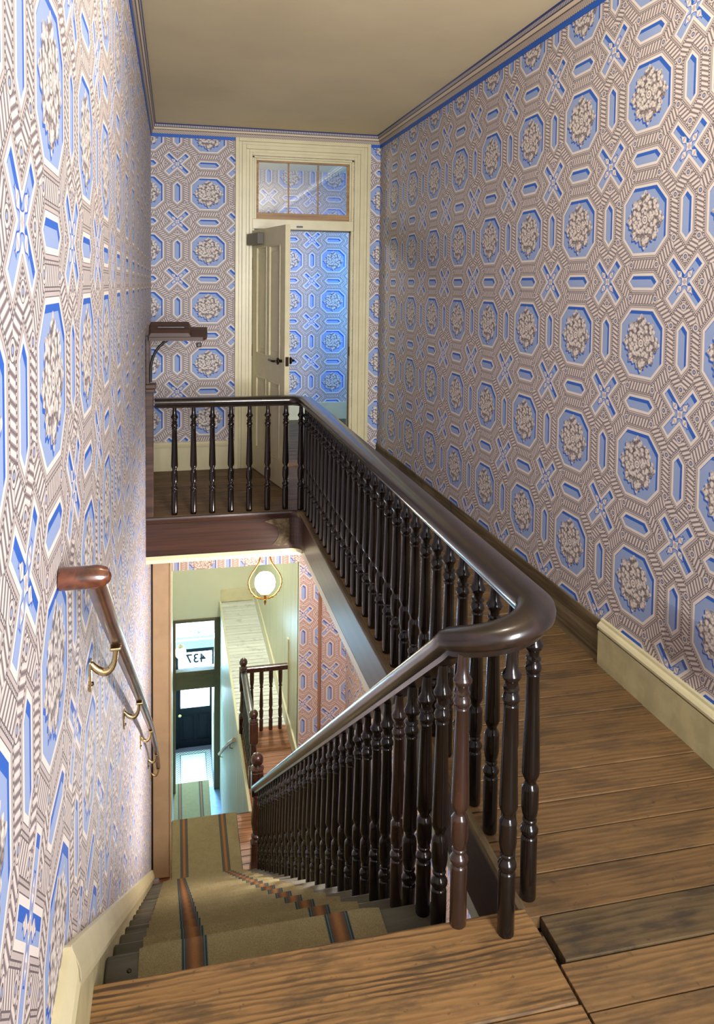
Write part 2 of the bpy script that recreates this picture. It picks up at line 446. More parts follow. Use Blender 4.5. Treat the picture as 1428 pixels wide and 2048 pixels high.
def tag(o, label, cat, group=None, kind=None):
    o['label'] = label; o['category'] = cat
    if group: o['group'] = group
    if kind: o['kind'] = kind
    return o
def bx(name, mat, b, parent=None, bev=0.0, **kw):
    bm = bmesh.new(); box(bm, *b, bev); return obj(name, bm, mat, parent, **kw)
def boxes(name, mat, bs, parent=None, bev=0.0, **kw):
    bm = bmesh.new()
    for b in bs: box(bm, *b, bev)
    return obj(name, bm, mat, parent, **kw)
def wallobj(name, mat, bs, label, cat='wall'):
    return tag(boxes(name, mat, bs), label, cat, kind='structure')
def copy(o, loc, parent, mat=None):
    c = o.copy(); COL.objects.link(c); c.parent = parent
    c.matrix_parent_inverse = Matrix.Translation(-Vector(parent.location)); c.location = loc
    return c

# ------------------------------------------------------------------ key dimensions (metres)
XL, XR, YB, ZC = -0.188, 1.7245, 6.62, 2.835
F2, F1 = -3.40, -6.40
RISE, GO = 0.189, 0.26
YN0 = 1.745
def nose(k): return YN0 if k == 0 else 1.775 + GO * k
XG, YG = 0.872, 5.345            # gallery baluster lines
XS = 0.672                       # stair baluster line
YO = 7.75                        # lower opening wall

# ------------------------------------------------------------------ walls
wallobj('wall_left', WP_L, [(XL - 0.12, XL, -1.7, YB + 0.12, -3.8, ZC + 0.05)],
        'left wall in blue and cream coffered wallpaper beside the stairs', 'wall')
wallobj('wall_right', WP_R, [(XR, XR + 0.12, -1.7, YB + 0.12, -0.29, ZC + 0.05)],
        'right wall in blue and cream rosette wallpaper along the gallery', 'wall')
DX0, DX1, DZ0, DZ1, TZ0, TZ1 = 0.628, 1.492, 2.013, 2.097, 2.097, 2.615
wallobj('wall_back', WP_B, [(XL, DX0, YB, YB + 0.12, -0.02, ZC + 0.02), (DX1, XR + 0.02, YB, YB + 0.12, -0.02, ZC + 0.02),
                            (DX0, DX1, YB, YB + 0.12, TZ1, ZC + 0.02)],
        'back wall in blue and cream wallpaper around the cream doorway', 'wall')
wallobj('wall_behind', M['cream'], [(XL - 0.12, XR + 0.12, -1.82, -1.7, -0.2, ZC + 0.05)], 'plain wall behind the viewer on the landing', 'wall')
wallobj('ceiling', M['ceiling'], [(XL - 0.12, XR + 0.12, -1.8, YB + 0.12, ZC, ZC + 0.08)], 'tan painted plaster ceiling over the stair hall', 'ceiling')
# far room seen through the door
wallobj('wall_far_room', WP_D, [(-0.6, 3.3, 8.9, 9.0, -0.02, 2.9)], 'blue wallpapered wall of the room beyond the open door', 'wall')
wallobj('wall_far_room_side', M['hall_cream'], [(3.2, 3.3, YB + 0.12, 8.9, -0.02, 2.9), (-0.7, -0.6, YB + 0.12, 9.0, -0.02, 2.9),
                                              (XR + 0.12, 3.3, YB + 0.02, YB + 0.12, -0.02, 2.9), (-0.7, XL - 0.1, YB + 0.02, YB + 0.12, -0.02, 2.9)],
        'plain side walls of the room beyond the open door', 'wall')
wallobj('ceiling_far_room', M['ceiling'], [(-0.7, 3.3, YB + 0.12, 9.0, 2.835, 2.9)], 'ceiling of the room beyond the open door', 'ceiling')

# cornice border and blue band
def cornice(name, axis, mat, a0, a1, wall, sgn, label):
    t = thing(name, label, 'trim', (0, 0, 0), kind='structure')
    prof = [(0, 2.757), (0.010, 2.757), (0.014, 2.772), (0.016, 2.785), (0.024, 2.790), (0.028, 2.805), (0.032, 2.809), (0.036, 2.825), (0.040, 2.835), (0, 2.835)]
    bm = bmesh.new()
    if axis == 1: prism(bm, [(wall + sgn * p, z) for p, z in prof], 1, a0, a1)
    else: prism(bm, [(wall + sgn * p, z) for p, z in prof], 0, a0, a1)
    obj('border_moulding', bm, mat, t)
    b = (min(wall, wall + sgn * 0.005), max(wall, wall + sgn * 0.005))
    if axis == 1: bx('blue_band', M['blue_band'], (*b, a0, a1, 2.731, 2.757), t)
    else:
        bx('blue_band', M['blue_band'], (a0, 0.487, *b, 2.731, 2.757), t)
        bx('blue_band', M['blue_band'], (1.635, a1, *b, 2.731, 2.757), t)
cornice('trim_1', 1, M['cornice_y'], -1.7, YB, XR, -1, 'beaded paper border with blue band above the right wall')
cornice('trim_2', 1, M['cornice_y'], -1.7, YB, XL, 1, 'beaded paper border with blue band above the left wall')
cornice('trim_3', 0, M['cornice_x'], XL, XR, YB, -1, 'beaded paper border with blue band above the doorway wall')

# ------------------------------------------------------------------ upper floor
floor = tag(boxes('floor', M['joist'], [(XL, 0.862, -1.7, 1.700, -0.27, -0.034), (0.862, XR, -1.7, 1.70, -0.27, -0.034), (0.905, XR, 1.70, YG - 0.01, -0.27, -0.034),
                                        (XL, XR, YG + 0.03, YB + 0.12, -0.27, -0.034), (-0.6, 3.2, YB + 0.12, 8.9, -0.2, -0.03)]),
            'worn wooden board floor of the landing and gallery', 'floor', kind='structure')
def plank(b, mat, nm='plank', bev=0.0015):
    return bx(nm, mat, b, floor, bev)
g = 0.0028
ycut = [1.183, 1.314, 1.447, 1.575, 1.708, 1.842, 1.978, 2.105, 2.238, 2.380, 2.535, 2.663, 2.780, 2.908]
while ycut[-1] < 5.2: ycut.append(ycut[-1] + random.uniform(0.118, 0.140))
for a, b in zip(ycut, ycut[1:]):
    x0 = 0.864 if a < 1.70 else 0.854
    if 1.57 < a < 1.58: x0 = 0.880
    mt = M['plank_dark'] if 1.57 < a < 1.58 else M['plank']
    plank((x0, XR - 0.004, a + g, b - g, -0.034, random.uniform(-0.002, 0.001)), mt)
yl = ycut[-1]
plank((XL, XR - 0.004, yl + g if yl > YG - 0.04 else YG - 0.026, 5.46, -0.034, 0), M['plank'])
y = 5.46
while y < YB - 0.01:
    y2 = min(y + random.uniform(0.12, 0.14), YB); plank((XL, XR - 0.004, y + g, y2 - g, -0.034, random.uniform(-0.002, 0.0)), M['plank']); y = y2
if yl < YG - 0.035: plank((0.854, XR - 0.004, yl + g, YG - 0.026, -0.034, 0), M['plank'])
y = 1.183
while y > -1.6:
    plank((XL, XR, max(y - 0.14, -1.7) + g, y - g, -0.034, 0), M['plank']); y -= 0.14
bm = bmesh.new(); box(bm, XL, 0.860, 1.473, YN0, -0.036, 0.0, 0.010, 3); obj('landing_nosing_board', bm, M['nosing'], floor)
plank((XL, 0.859, 1.330, 1.469, -0.034, -0.001), M['nosing'])
plank((XL, 0.859, 1.187, 1.326, -0.034, 0.0), M['nosing'])
plank((0.80, 0.868, 1.60, 1.665, -0.034, -0.012), M['plank_dark'], 'packing_piece')
for yy in (6.9, 7.05, 7.2, 7.35, 7.5, 7.65, 7.8, 7.95, 8.1, 8.25, 8.4, 8.55, 8.7):
    plank((-0.6, 3.2, yy - 0.16 + g, yy - 0.01 - g, -0.03, 0), M['plank_dark'])
plank((-0.6, 3.2, 8.695, 8.9, -0.03, 0), M['plank_dark'])
bx('threshold', M['nosing'], (DX0, DX1, YB - 0.04, YB + 0.16, -0.01, 0.012), floor, 0.004)

# fascia around the stairwell
fas = thing('trim_4', 'dark mahogany fascia board lining the edge of the stairwell', 'trim', (0, 0, 0), kind='structure')
ZF = -0.272
fx, fy, rr = 0.872, YG - 0.010, 0.10
def fpath(off, n=8):
    pts = [(XL, fy - off, 0)]
    cx, cy = fx - rr, fy - rr
    for i in range(n + 1):
        a = PI / 2 - PI / 2 * i / n
        pts.append((cx + (rr - off) * math.cos(a), cy + (rr - off) * math.sin(a), 0))
    pts.append((fx - off, 1.712, 0))
    return pts
bm = bmesh.new(); sweep(bm, fpath(0), [(-0.012, ZF), (0.012, ZF), (0.012, -0.045), (-0.012, -0.045)])
obj('fascia_board', bm, M['fascia_y'], fas)
nprof = [(0.0, -0.052), (0.016, -0.052), (0.026, -0.044), (0.030, -0.034), (0.034, -0.030), (0.036, -0.018), (0.033, -0.006), (0.024, 0.0), (0.017, -0.001), (0.0, -0.03)]
fp = fpath(0)
bm = bmesh.new(); sweep(bm, fp[:6], nprof); obj('nosing_moulding', bm, M['fascia'], fas)
bm = bmesh.new(); sweep(bm, fp[5:], nprof); obj('nosing_moulding', bm, M['bare'], fas)
bm = bmesh.new(); sweep(bm, fp[:8], [(-0.012, ZF - 0.024), (0.016, ZF - 0.024), (0.016, ZF), (-0.012, ZF)])
obj('plaster_edge', bm, M['cream'], fas)
# scraped plaster patch on the rounded corner of the back fascia
bm = bmesh.new()
pp = [(0.60, -0.075), (0.66, -0.060), (0.768, -0.062), (0.774, -0.15), (0.768, -0.245), (0.70, -0.250), (0.655, -0.240), (0.69, -0.20), (0.70, -0.16), (0.69, -0.115), (0.66, -0.10)]
prism(bm, pp, 1, fy - 0.0145, fy - 0.0115)
obj('scraped_patch', bm, M['bare'], fas)

# ------------------------------------------------------------------ skirtings
bb = thing('baseboard_right', 'cream painted moulded baseboard at the foot of the right wall', 'baseboard', (0, 0, 0), kind='structure')
bx('board', M['cream_old'], (XR - 0.022, XR, -1.7, 2.868, -0.008, 0.142), bb, 0.002)
bm = bmesh.new(); prism(bm, [(XR, 0.146), (XR - 0.018, 0.146), (XR - 0.026, 0.152), (XR - 0.027, 0.162), (XR - 0.020, 0.172), (XR - 0.012, 0.178), (XR - 0.010, 0.188), (XR, 0.19)], 1, -1.7, 2.868)
obj('cap_moulding', bm, M['cream'], bb)
bc = tag(bx('baseboard_right_bare', M['bare'], (XR - 0.008, XR, 2.868, YB, -0.006, 0.178), None, 0.003),
         'bare unpainted board at the foot of the right wall past the cream baseboard', 'baseboard', kind='structure')
b2 = thing('baseboard_back', 'cream baseboard below the wallpaper left of the doorway', 'baseboard', (0, 0, 0), kind='structure')
bx('board', M['cream'], (XL, 0.487, YB - 0.022, YB, 0.0, 0.195), b2, 0.003)
bm = bmesh.new(); prism(bm, [(YB, 0.197), (YB - 0.028, 0.197), (YB - 0.030, 0.208), (YB - 0.018, 0.222), (YB - 0.012, 0.236), (YB, 0.24)], 0, XL, 0.487)
obj('cap_moulding', bm, M['cream'], b2)
b3 = thing('baseboard_far_room', 'pale baseboard of the room beyond the open door', 'baseboard', (0, 0, 0), kind='structure')
bx('board', M['cream'], (-0.6, 3.2, 8.875, 8.9, 0.0, 0.20), b3, 0.003)
# left stair skirting: runs level on the landing then drops with the stairs
b4 = thing('baseboard_left', 'cream skirting with moulded cap dropping along the stairs by the left wall', 'baseboard', (0, 0, 0), kind='structure')
def capz(y): return 0.395 if y < 1.388 else 0.395 - (y - 1.388) * 0.7275
YE = 6.44
pts = [(-1.7, 0.0), (1.70, -0.02), (1.70, -0.35), (YE, F2), (YE, capz(YE) - 0.03), (1.380, 0.370), (-1.7, 0.370)]
bm = bmesh.new(); prism(bm, pts, 0, XL, XL + 0.014)
obj('skirting_board', bm, M['cream_old'], b4)
bm = bmesh.new()
sweep(bm, [(XL, -1.7, 0.395), (XL, 1.384, 0.395), (XL, 1.392, 0.392), (XL, YE, capz(YE))],
      [(0, 0.0), (0.012, 0.0), (0.018, -0.014), (0.026, -0.034), (0.030, -0.052), (0.026, -0.066), (0.018, -0.070), (0, -0.072)])
obj('cap_moulding', bm, M['cream'], b4)
bm = bmesh.new()
sweep(bm, [(XL + 0.012, 1.69, -0.055), (XL + 0.012, YE, -0.055 - (YE - 1.69) * 0.7275)], [(0, 0.006), (0.008, 0.006), (0.012, 0), (0.008, -0.006), (0, -0.006)])
obj('bead', bm, M['cream'], b4)

# ------------------------------------------------------------------ doorway
dc = thing('trim_5', 'cream stepped door casing with transom around the open door', 'trim', (0, YB, 0), kind='structure')
CX0, CX1, CZ = 0.487, 1.635, 2.757
steps = [(0.0, 0.030, 0.030), (0.030, 0.055, 0.020), (0.055, 0.090, 0.026), (0.090, 0.115, 0.016), (0.115, 0.141, 0.022)]
for a, b, dp in steps:
    bm = bmesh.new()
    box(bm, CX0 + a, CX0 + b, YB - dp, YB + 0.002, 0, CZ - a, 0.003)
    box(bm, CX1 - b, CX1 - a, YB - dp, YB + 0.002, 0, CZ - a, 0.003)
    box(bm, CX0 + b, CX1 - b, YB - dp, YB + 0.002, CZ - b, CZ - a, 0.003)
    obj('casing_step', bm, M['cream'], dc)
boxes('jamb', M['cream'], [(DX0, DX0 + 0.018, YB, YB + 0.12, 0, TZ1), (DX1 - 0.018, DX1, YB, YB + 0.12, 0, TZ1), (DX0, DX1, YB, YB + 0.12, TZ1 - 0.015, TZ1)], dc, 0.002)
boxes('door_stop', M['iron'], [(DX1 - 0.026, DX1 - 0.018, YB + 0.045, YB + 0.055, 0, DZ0), (DX0 + 0.018, DX1 - 0.018, YB + 0.045, YB + 0.055, DZ0 - 0.008, DZ0)], dc)
bx('transom_bar', M['cream'], (DX0, DX1, YB - 0.012, YB + 0.12, DZ0, DZ1), dc, 0.004)
boxes('transom_rebate', M['cream'], [(DX0 + 0.018, DX0 + 0.036, YB + 0.01, YB + 0.05, TZ0, TZ1 - 0.015), (DX1 - 0.036, DX1 - 0.018, YB + 0.01, YB + 0.05, TZ0, TZ1 - 0.015),
                                     (DX0 + 0.036, DX1 - 0.036, YB + 0.01, YB + 0.05, TZ1 - 0.033, TZ1 - 0.015)], dc, 0.003)
bx('strike_plate', M['bronze'], (DX1 - 0.0205, DX1 - 0.017, YB + 0.015, YB + 0.040, 0.94, 1.02), dc)
bx('closer_shoe', M['iron'], (1.0, 1.05, YB - 0.03, YB - 0.012, 2.03, 2.045), dc)
tr = thing('window_1', 'three-pane transom light in a brown wood sash above the open door', 'window', (0, YB, TZ0), kind='structure')
tw = M['tan_sash'] = wood('tan_sash_wood', lin(176, 136, 84), lin(140, 104, 62), 0, 0.45, 30, 2, rnd=0.0)
sx0, sx1, sz0, sz1 = DX0 + 0.036, DX1 - 0.036, TZ0, TZ1 - 0.033
boxes('sash_frame', tw, [(sx0, sx1, YB + 0.02, YB + 0.05, sz0, sz0 + 0.055), (sx0, sx1, YB + 0.02, YB + 0.05, sz1 - 0.012, sz1), (sx0, sx0 + 0.018, YB + 0.02, YB + 0.05, sz0 + 0.055, sz1 - 0.012),
                        (sx1 - 0.018, sx1, YB + 0.02, YB + 0.05, sz0 + 0.055, sz1 - 0.012)], tr, 0.002)
pw = (sx1 - sx0 - 0.036) / 3
for i in range(3):
    a = sx0 + 0.018 + pw * i
    bx('pane', M['glass'], (a, a + pw, YB + 0.034, YB + 0.037, sz0 + 0.055, sz1 - 0.012), tr)
    if i: bx('glazing_bar', tw, (a - 0.006, a + 0.006, YB + 0.022, YB + 0.048, sz0 + 0.055, sz1 - 0.012), tr, 0.002)

# open door leaf, built along local +x then swung
dl = thing('door_1', 'cream four-panel door standing open into the stair hall', 'door', (0.650, YB - 0.012, 0.0), kind='structure')
DW, DH, DT = 0.80, 1.995, 0.038
dl.rotation_euler = (0, 0, math.atan2(-0.787, 0.168))
dl_children = []
def dobj(name, bm, mat, smooth=False, parent=None):
    me = bpy.data.meshes.new(name); bmesh.ops.recalc_face_normals(bm, faces=bm.faces[:]); bm.to_mesh(me); bm.free(); me.materials.append(mat)
    if smooth:
        for p in me.polygons: p.use_smooth = True
    o = bpy.data.objects.new(name, me); COL.objects.link(o); o.parent = parent or dl
    return o
bm = bmesh.new()
pan = [(0.11, 0.37, 0.98, 1.86), (0.43, 0.69, 0.98, 1.86), (0.11, 0.37, 0.20, 0.80), (0.43, 0.69, 0.20, 0.80)]
xs = [0, 0.11, 0.37, 0.43, 0.69, DW]; zs = [0.008, 0.20, 0.80, 0.98, 1.86, DH]
for i in range(5):
    for j in range(5):
        hole = i in (1, 3) and j in (1, 3)
        if not hole: box(bm, xs[i], xs[i + 1], -DT / 2, DT / 2, zs[j], zs[j + 1])
bmesh.ops.remove_doubles(bm, verts=bm.verts[:], dist=1e-5)
dobj('door_frame', bm, M['cream'])
for a, b, c_, d_ in pan:
    bm = bmesh.new(); box(bm, a, b, -0.008, 0.008, c_, d_); box(bm, a + 0.045, b - 0.045, -0.013, 0.013, c_ + 0.05, d_ - 0.05, 0.004)
    p_ = dobj('panel', bm, M['cream'])
    bm = bmesh.new()
    for s_ in (-1, 1):
        y0, y1 = (DT / 2 - 0.012, DT / 2 + 0.004) if s_ > 0 else (-DT / 2 - 0.004, -DT / 2 + 0.012)
        for q in ((a, a + 0.016, c_, d_), (b - 0.016, b, c_, d_), (a, b, c_, c_ + 0.016), (a, b, d_ - 0.016, d_)):
            box(bm, q[0], q[1], y0, y1, q[2], q[3], 0.003)
    dobj('panel_moulding', bm, M['cream'], parent=p_)
bm = bmesh.new(); box(bm, 0.02, 0.30, -DT / 2 - 0.055, -DT / 2, 1.87, 1.965, 0.006); dobj('door_closer', bm, M['closer'])
hd = None
bm = bmesh.new()
lathe(bm, [(0.027, -0.055), (0.027, -0.047), (0.012, -0.045), (0.012, 0.045), (0.027, 0.047), (0.027, 0.055)], seg=20)
bmesh.ops.rotate(bm, verts=bm.verts[:], cent=(0, 0, 0), matrix=Matrix.Rotation(PI / 2, 3, 'X'))
bmesh.ops.translate(bm, verts=bm.verts[:], vec=(0.735, 0, 0.975))
hd = dobj('lever_handle', bm, M['bronze'], True)
for s_ in (-1, 1):
    bm = bmesh.new(); sweep(bm, [(0.735, s_ * 0.04, 0.975), (0.735, s_ * 0.078, 0.975), (0.715, s_ * 0.086, 0.975), (0.63, s_ * 0.086, 0.977)], circ(0.0085))
    dobj('lever', bm, M['bronze'], True, hd)
bm = bmesh.new(); box(bm, DW - 0.001, DW + 0.002, -0.013, 0.013, 0.94, 1.01); dobj('latch_plate', bm, M['bronze'])
for z in (0.25, 1.0, 1.72):
    bm = bmesh.new(); lathe(bm, [(0.008, z - 0.05), (0.008, z + 0.05)], -0.006, -DT / 2 - 0.002, 0, 8); box(bm, -0.004, 0.001, -DT / 2, DT / 2 - 0.004, z - 0.05, z + 0.05)
    dobj('hinge', bm, M['bronze'])

# small dark block on the back wall
sb = thing('wall_switch', 'small square dark brown block on the wallpapered back wall', 'switch', (0.195, YB, 1.045))
bx('box', M['stand'], (0.176, 0.214, YB - 0.024, YB, 1.026, 1.064), sb, 0.004); bx('cover', M['iron'], (0.181, 0.209, YB - 0.028, YB - 0.023, 1.031, 1.059), sb, 0.002)

# ------------------------------------------------------------------ main staircase
st = thing('staircase', 'straight wooden staircase dropping to the hall below beside the left wall', 'staircase', (XL, YN0, 0), kind='structure')
NR = 18
XT0, XT1 = XL + 0.015, XS + 0.045
for k in range(1, NR):
    yk = nose(k); y0 = nose(k - 1) - 0.03
    bm = bmesh.new(); box(bm, XT0, XT1, y0 - 0.005, yk, -RISE * k - 0.03, -RISE * k, 0.007, 2)
    obj('tread', bm, M['tread'], st)
for k in range(NR):
    yk = nose(k) - 0.03
    bx('riser', M['tread'], (XT0, XT1 - 0.015, yk - 0.018, yk, -RISE * (k + 1), -RISE * k - 0.03), st)
    pass
# outer cut string
bm = bmesh.new()
pts = [(YN0 - 0.05, -0.036)]
for k in range(NR):
    yk = nose(k) - 0.03
    pts.append((yk, -RISE * k - 0.03)); pts.append((yk, -RISE * (k + 1) - 0.03 if k < NR - 1 else F2))
pts += [(nose(NR - 1) - 0.45, F2), (YN0 - 0.05, -0.40)]
prism(bm, pts, 0, XT1 - 0.015, XT1 + 0.006)
obj('outer_string', bm, M['rail'], st)
bm = bmesh.new(); prism(bm, [(YN0 - 0.05, -0.40), (nose(NR - 1) - 0.45, F2), (nose(NR - 1) - 0.47, F2), (YN0 - 0.07, -0.40)], 0, XT0, XT1)
obj('soffit', bm, M['hall_cream'], st)
for k in range(1, 9):
    for xx in (XL + 0.075,):
        bm = bmesh.new(); lathe(bm, [(0.006, 0), (0.006, 0.003), (0.003, 0.005)], xx, nose(k) - 0.06, -RISE * k, 8); obj('nail', bm, M['bronze'], st)

# runner on the stairs
rn = thing('stair_runner', 'olive carpet runner with two rust and teal stripes down the stairs', 'carpet', (0.23, YN0, -RISE))
C0, C1, TH = -0.090, 0.556, 0.010
path = []
for k in range(0, NR):
    yk, z = nose(k), -RISE * k
    if k == 0:
        path.append((yk - 0.026, z - 0.034))
    else:
        path += [(yk - 0.012, z + TH), (yk + 0.002, z + TH - 0.001), (yk + TH - 0.002, z - 0.006), (yk + TH - 0.001, z - 0.022), (yk - 0.006, z - 0.034), (yk - 0.018, z - 0.040)]
    if k < NR - 1: path += [(yk - 0.019, z - RISE + TH + 0.012), (yk - 0.012, z - RISE + TH + 0.002), (yk - 0.002, z - RISE + TH)]
path += [(nose(NR - 1) - 0.018, F2 + 0.012)]
bm = bmesh.new()
rows = []
NX = 14
for (yy, zz) in path:
    rows.append([bm.verts.new((C0 + (C1 - C0) * i / NX, yy, zz - (0.006 if i in (0, NX) else 0))) for i in range(NX + 1)])
for a, b in zip(rows, rows[1:]):
    for i in range(NX): bm.faces.new((a[i], a[i + 1], b[i + 1], b[i]))
o = obj('carpet_pile', bm, M['carpet'], rn, True)
bm = bmesh.new()
lo = []
for (yy, zz) in path:
    lo.append([bm.verts.new((x, yy - 0.004, zz - 0.006)) for x in (C0 + 0.001, C1 - 0.001)])
for a, b in zip(lo, lo[1:]): bm.faces.new((a[0], a[1], b[1], b[0]))
obj('backing', bm, M['joist'], rn)

# ------------------------------------------------------------------ balustrade
bal = thing('balustrade', 'dark turned-baluster balustrade sweeping round the stairwell and down the stairs', 'railing', (XG, 1.8, 0))
RZ = 0.790
def zst(y): return 0.641 - 0.727 * (y - 1.891)
path = []
for i in range(8): path.append((-0.115 + (XG - 0.115 + 0.115) * i / 8, YG, RZ - 0.002))
rc, n = 0.115, 8
path = [(-0.13, YG, RZ), (0.3, YG, RZ)]
for i in range(n + 1):
    a = PI / 2 - PI / 2 * i / n
    path.append((XG - rc + rc * math.cos(a), YG - rc + rc * math.sin(a), RZ))
for yy in (4.5, 3.5, 2.6, 2.1, 1.95): path.append((XG + 0.006, yy, RZ))
tc = (XG + 0.006 + XS) / 2; tr_ = (XG + 0.006 - XS) / 2; ty = 1.800
for i in range(1, 21):
    a = PI * i / 20
    path.append((tc + tr_ * math.cos(a), ty - 1.12 * tr_ * math.sin(a), RZ - (RZ - zst(ty) - 0.004) * (i / 20) ** 2))
for yy in (1.84, 1.88, 1.93, 2.0, 2.3, 3.0, 4.0, 5.0, 6.0, 6.40): path.append((XS, yy, zst(yy)))
sm = [Vector(p) for p in path]
rprof = [(-0.026, -0.066), (0.026, -0.066), (0.028, -0.054), (0.040, -0.048), (0.047, -0.040), (0.049, -0.028), (0.046, -0.016), (0.038, -0.0075), (0.026, -0.003), (0.010, 0.0), (-0.010, 0.0),
         (-0.026, -0.003), (-0.038, -0.0075), (-0.046, -0.016), (-0.049, -0.028), (-0.047, -0.040), (-0.040, -0.048), (-0.028, -0.054)]
bm = bmesh.new(); sweep(bm, sm, rprof)
obj('handrail', bm, M['rail'], bal, True)
def rail_under(x, yv):
    best = min(sm, key=lambda p: (p.x - x) ** 2 + (p.y - yv) ** 2)
    return best.z - 0.064
BP = [(0.0195, 0.0), (0.0205, 0.004), (0.0205, 0.215), (0.0195, 0.222), (0.0165, 0.226), (0.0185, 0.230), (0.0225, 0.240), (0.0225, 0.250), (0.0175, 0.262), (0.0135, 0.268), (0.0135, 0.274), (0.0180, 0.278), (0.0180, 0.284),
      (0.0150, 0.288), (0.0185, 0.300), (0.0215, 0.325), (0.0215, 0.392), (0.0205, 0.400), (0.0150, 0.412), (0.0135, 0.420), (0.0175, 0.432), (0.0220, 0.446), (0.0225, 0.462), (0.0205, 0.560), (0.0180, 0.680), (0.0160, 0.792), (0.0180, 0.798), (0.0180, 0.804),
      (0.0150, 0.808), (0.0205, 0.818), (0.0215, 0.828), (0.0180, 0.840), (0.0140, 0.848), (0.0195, 0.854), (0.0195, 0.860), (0.0145, 0.866), (0.0150, 0.884), (0.0190, 0.890), (0.0235, 0.900), (0.0235, 0.908), (0.0190, 0.918), (0.0150, 0.930), (0.0135, 0.965), (0.0125, 1.0)]
def bal_mesh(L, nm, mat):
    bm = bmesh.new(); lathe(bm, [(r, z * L) for r, z in BP], seg=14)
    o = obj(nm, bm, mat, bal, True); return o
protos = {}
def baluster(x, yv, z, L, red=False):
    key = (round(L, 3), red)
    if key not in protos:
        o = bal_mesh(key[0], 'baluster', M['baluster_red'] if red else M['baluster']); o.location = (x, yv, z); protos[key] = o
    else: copy(protos[key], (x, yv, z), bal)
LG = RZ - 0.062
for i in range(8): baluster(-0.002 + 0.1245 * i if i < 7 else 0.845, YG + (0 if i < 7 else -0.035), 0, LG)
for i in range(29): baluster(XG + 0.004, 1.772 + 0.1245 * i, 0, LG)
baluster(tc, 1.680, -0.002, 0.772 - 0.066)
baluster(XS, 1.730, 0, 0.745 - 0.070, True)
for k in range(1, NR):
    red = k in (2,)
    baluster(XS, nose(k) - 0.165, -RISE * k, 0.770)
    baluster(XS, nose(k) - 0.037, -RISE * k, 0.676, red)
# bottom newel
bm = bmesh.new()
nx, ny = XS + 0.008, 6.47
box(bm, nx - 0.052, nx + 0.052, ny - 0.052, ny + 0.052, F2, F2 + 0.20, 0.004)
lathe(bm, [(0.050, 0.20), (0.054, 0.215), (0.046, 0.235), (0.036, 0.245), (0.048, 0.26), (0.048, 0.275), (0.034, 0.29), (0.042, 0.33), (0.050, 0.38), (0.047, 0.44), (0.038, 0.54), (0.032, 0.60), (0.042, 0.612), (0.042, 0.625), (0.034, 0.635)], nx, ny, F2, 20)
box(bm, nx - 0.050, nx + 0.050, ny - 0.050, ny + 0.050, F2 + 0.635, F2 + 0.84, 0.008)
lathe(bm, [(0.052, 0.84), (0.058, 0.850), (0.058, 0.862), (0.040, 0.872), (0.028, 0.882)], nx, ny, F2, 20)
nw = obj('newel_post', bm, M['newel'], bal)
bm = bmesh.new(); lathe(bm, [(0.02, 0.878), (0.034, 0.886), (0.048, 0.905), (0.053, 0.93), (0.048, 0.955), (0.034, 0.975), (0.016, 0.985), (0.004, 0.988)], nx, ny, F2, 20)
obj('ball_finial', bm, M['newel'], nw, True)
# half newel on the left wall
bm = bmesh.new(); px = XL + 0.050
box(bm, XL, px, YG - 0.04, YG + 0.04, 0, 0.83, 0.003)
box(bm, XL, px + 0.012, YG - 0.052, YG + 0.052, 0.83, 0.855, 0.004); box(bm, XL, px + 0.018, YG - 0.058, YG + 0.058, 0.858, 0.885, 0.004)
obj('half_newel', bm, M['stand'], bal)

# lectern-like stand on the half newel
ls = thing('reading_stand', 'brown wooden sloped stand on a slim post above the gallery railing end', 'stand', (XL + 0.02, YG, 0.885))
bx('post', M['stand'], (XL + 0.002, XL + 0.026, YG - 0.03, YG + 0.03, 0.885, 1.20), ls, 0.003)
bm = bmesh.new()
pts = [(-0.165, YG - 0.10), (0.18, YG - 0.10), (0.205, YG - 0.07), (0.212, YG - 0.02), (0.212, YG + 0.10), (-0.165, YG + 0.10)]
prism(bm, [(x, y_) for x, y_ in [(p[0], p[1]) for p in pts]], 2, -0.012, 0.012)
for v in bm.verts: v.co = Vector((v.co.x, YG + (v.co.y - YG) * 0.75, 1.215 + (v.co.y - YG) * 0.30 + v.co.z))
obj('board', bm, M['stand'], ls)
bm = bmesh.new()
box(bm, -0.168, 0.105, YG - 0.095, YG + 0.10, 0.0, 0.030, 0.004)
for v in bm.verts:
    k = (v.co.y - YG); v.co = Vector((v.co.x + (0.012 if v.co.z > 0.015 else 0) * (-1 if v.co.x > 0 else 1), YG + k * 0.8, 1.229 + k * 0.34 + v.co.z))
obj('hood', bm, M['stand'], ls)
bm = bmesh.new(); box(bm, -0.11, 0.06, YG - 0.012, YG + 0.0, 1.2555, 1.262); obj('slot', bm, M['iron'], ls)
pth = [(-0.155, YG - 0.03, 0.90)]
for i in range(9):
    a = PI - PI / 2 * i / 8
    pth.append((0.03 + 0.185 * math.cos(a) - 0.0, YG - 0.03, 0.98 + 0.215 * math.sin(a)))
bm = bmesh.new(); sweep(bm, pth, circ(0.009), up=Vector((0, 1, 0))); obj('curved_bracket', bm, M['iron'], ls, True)

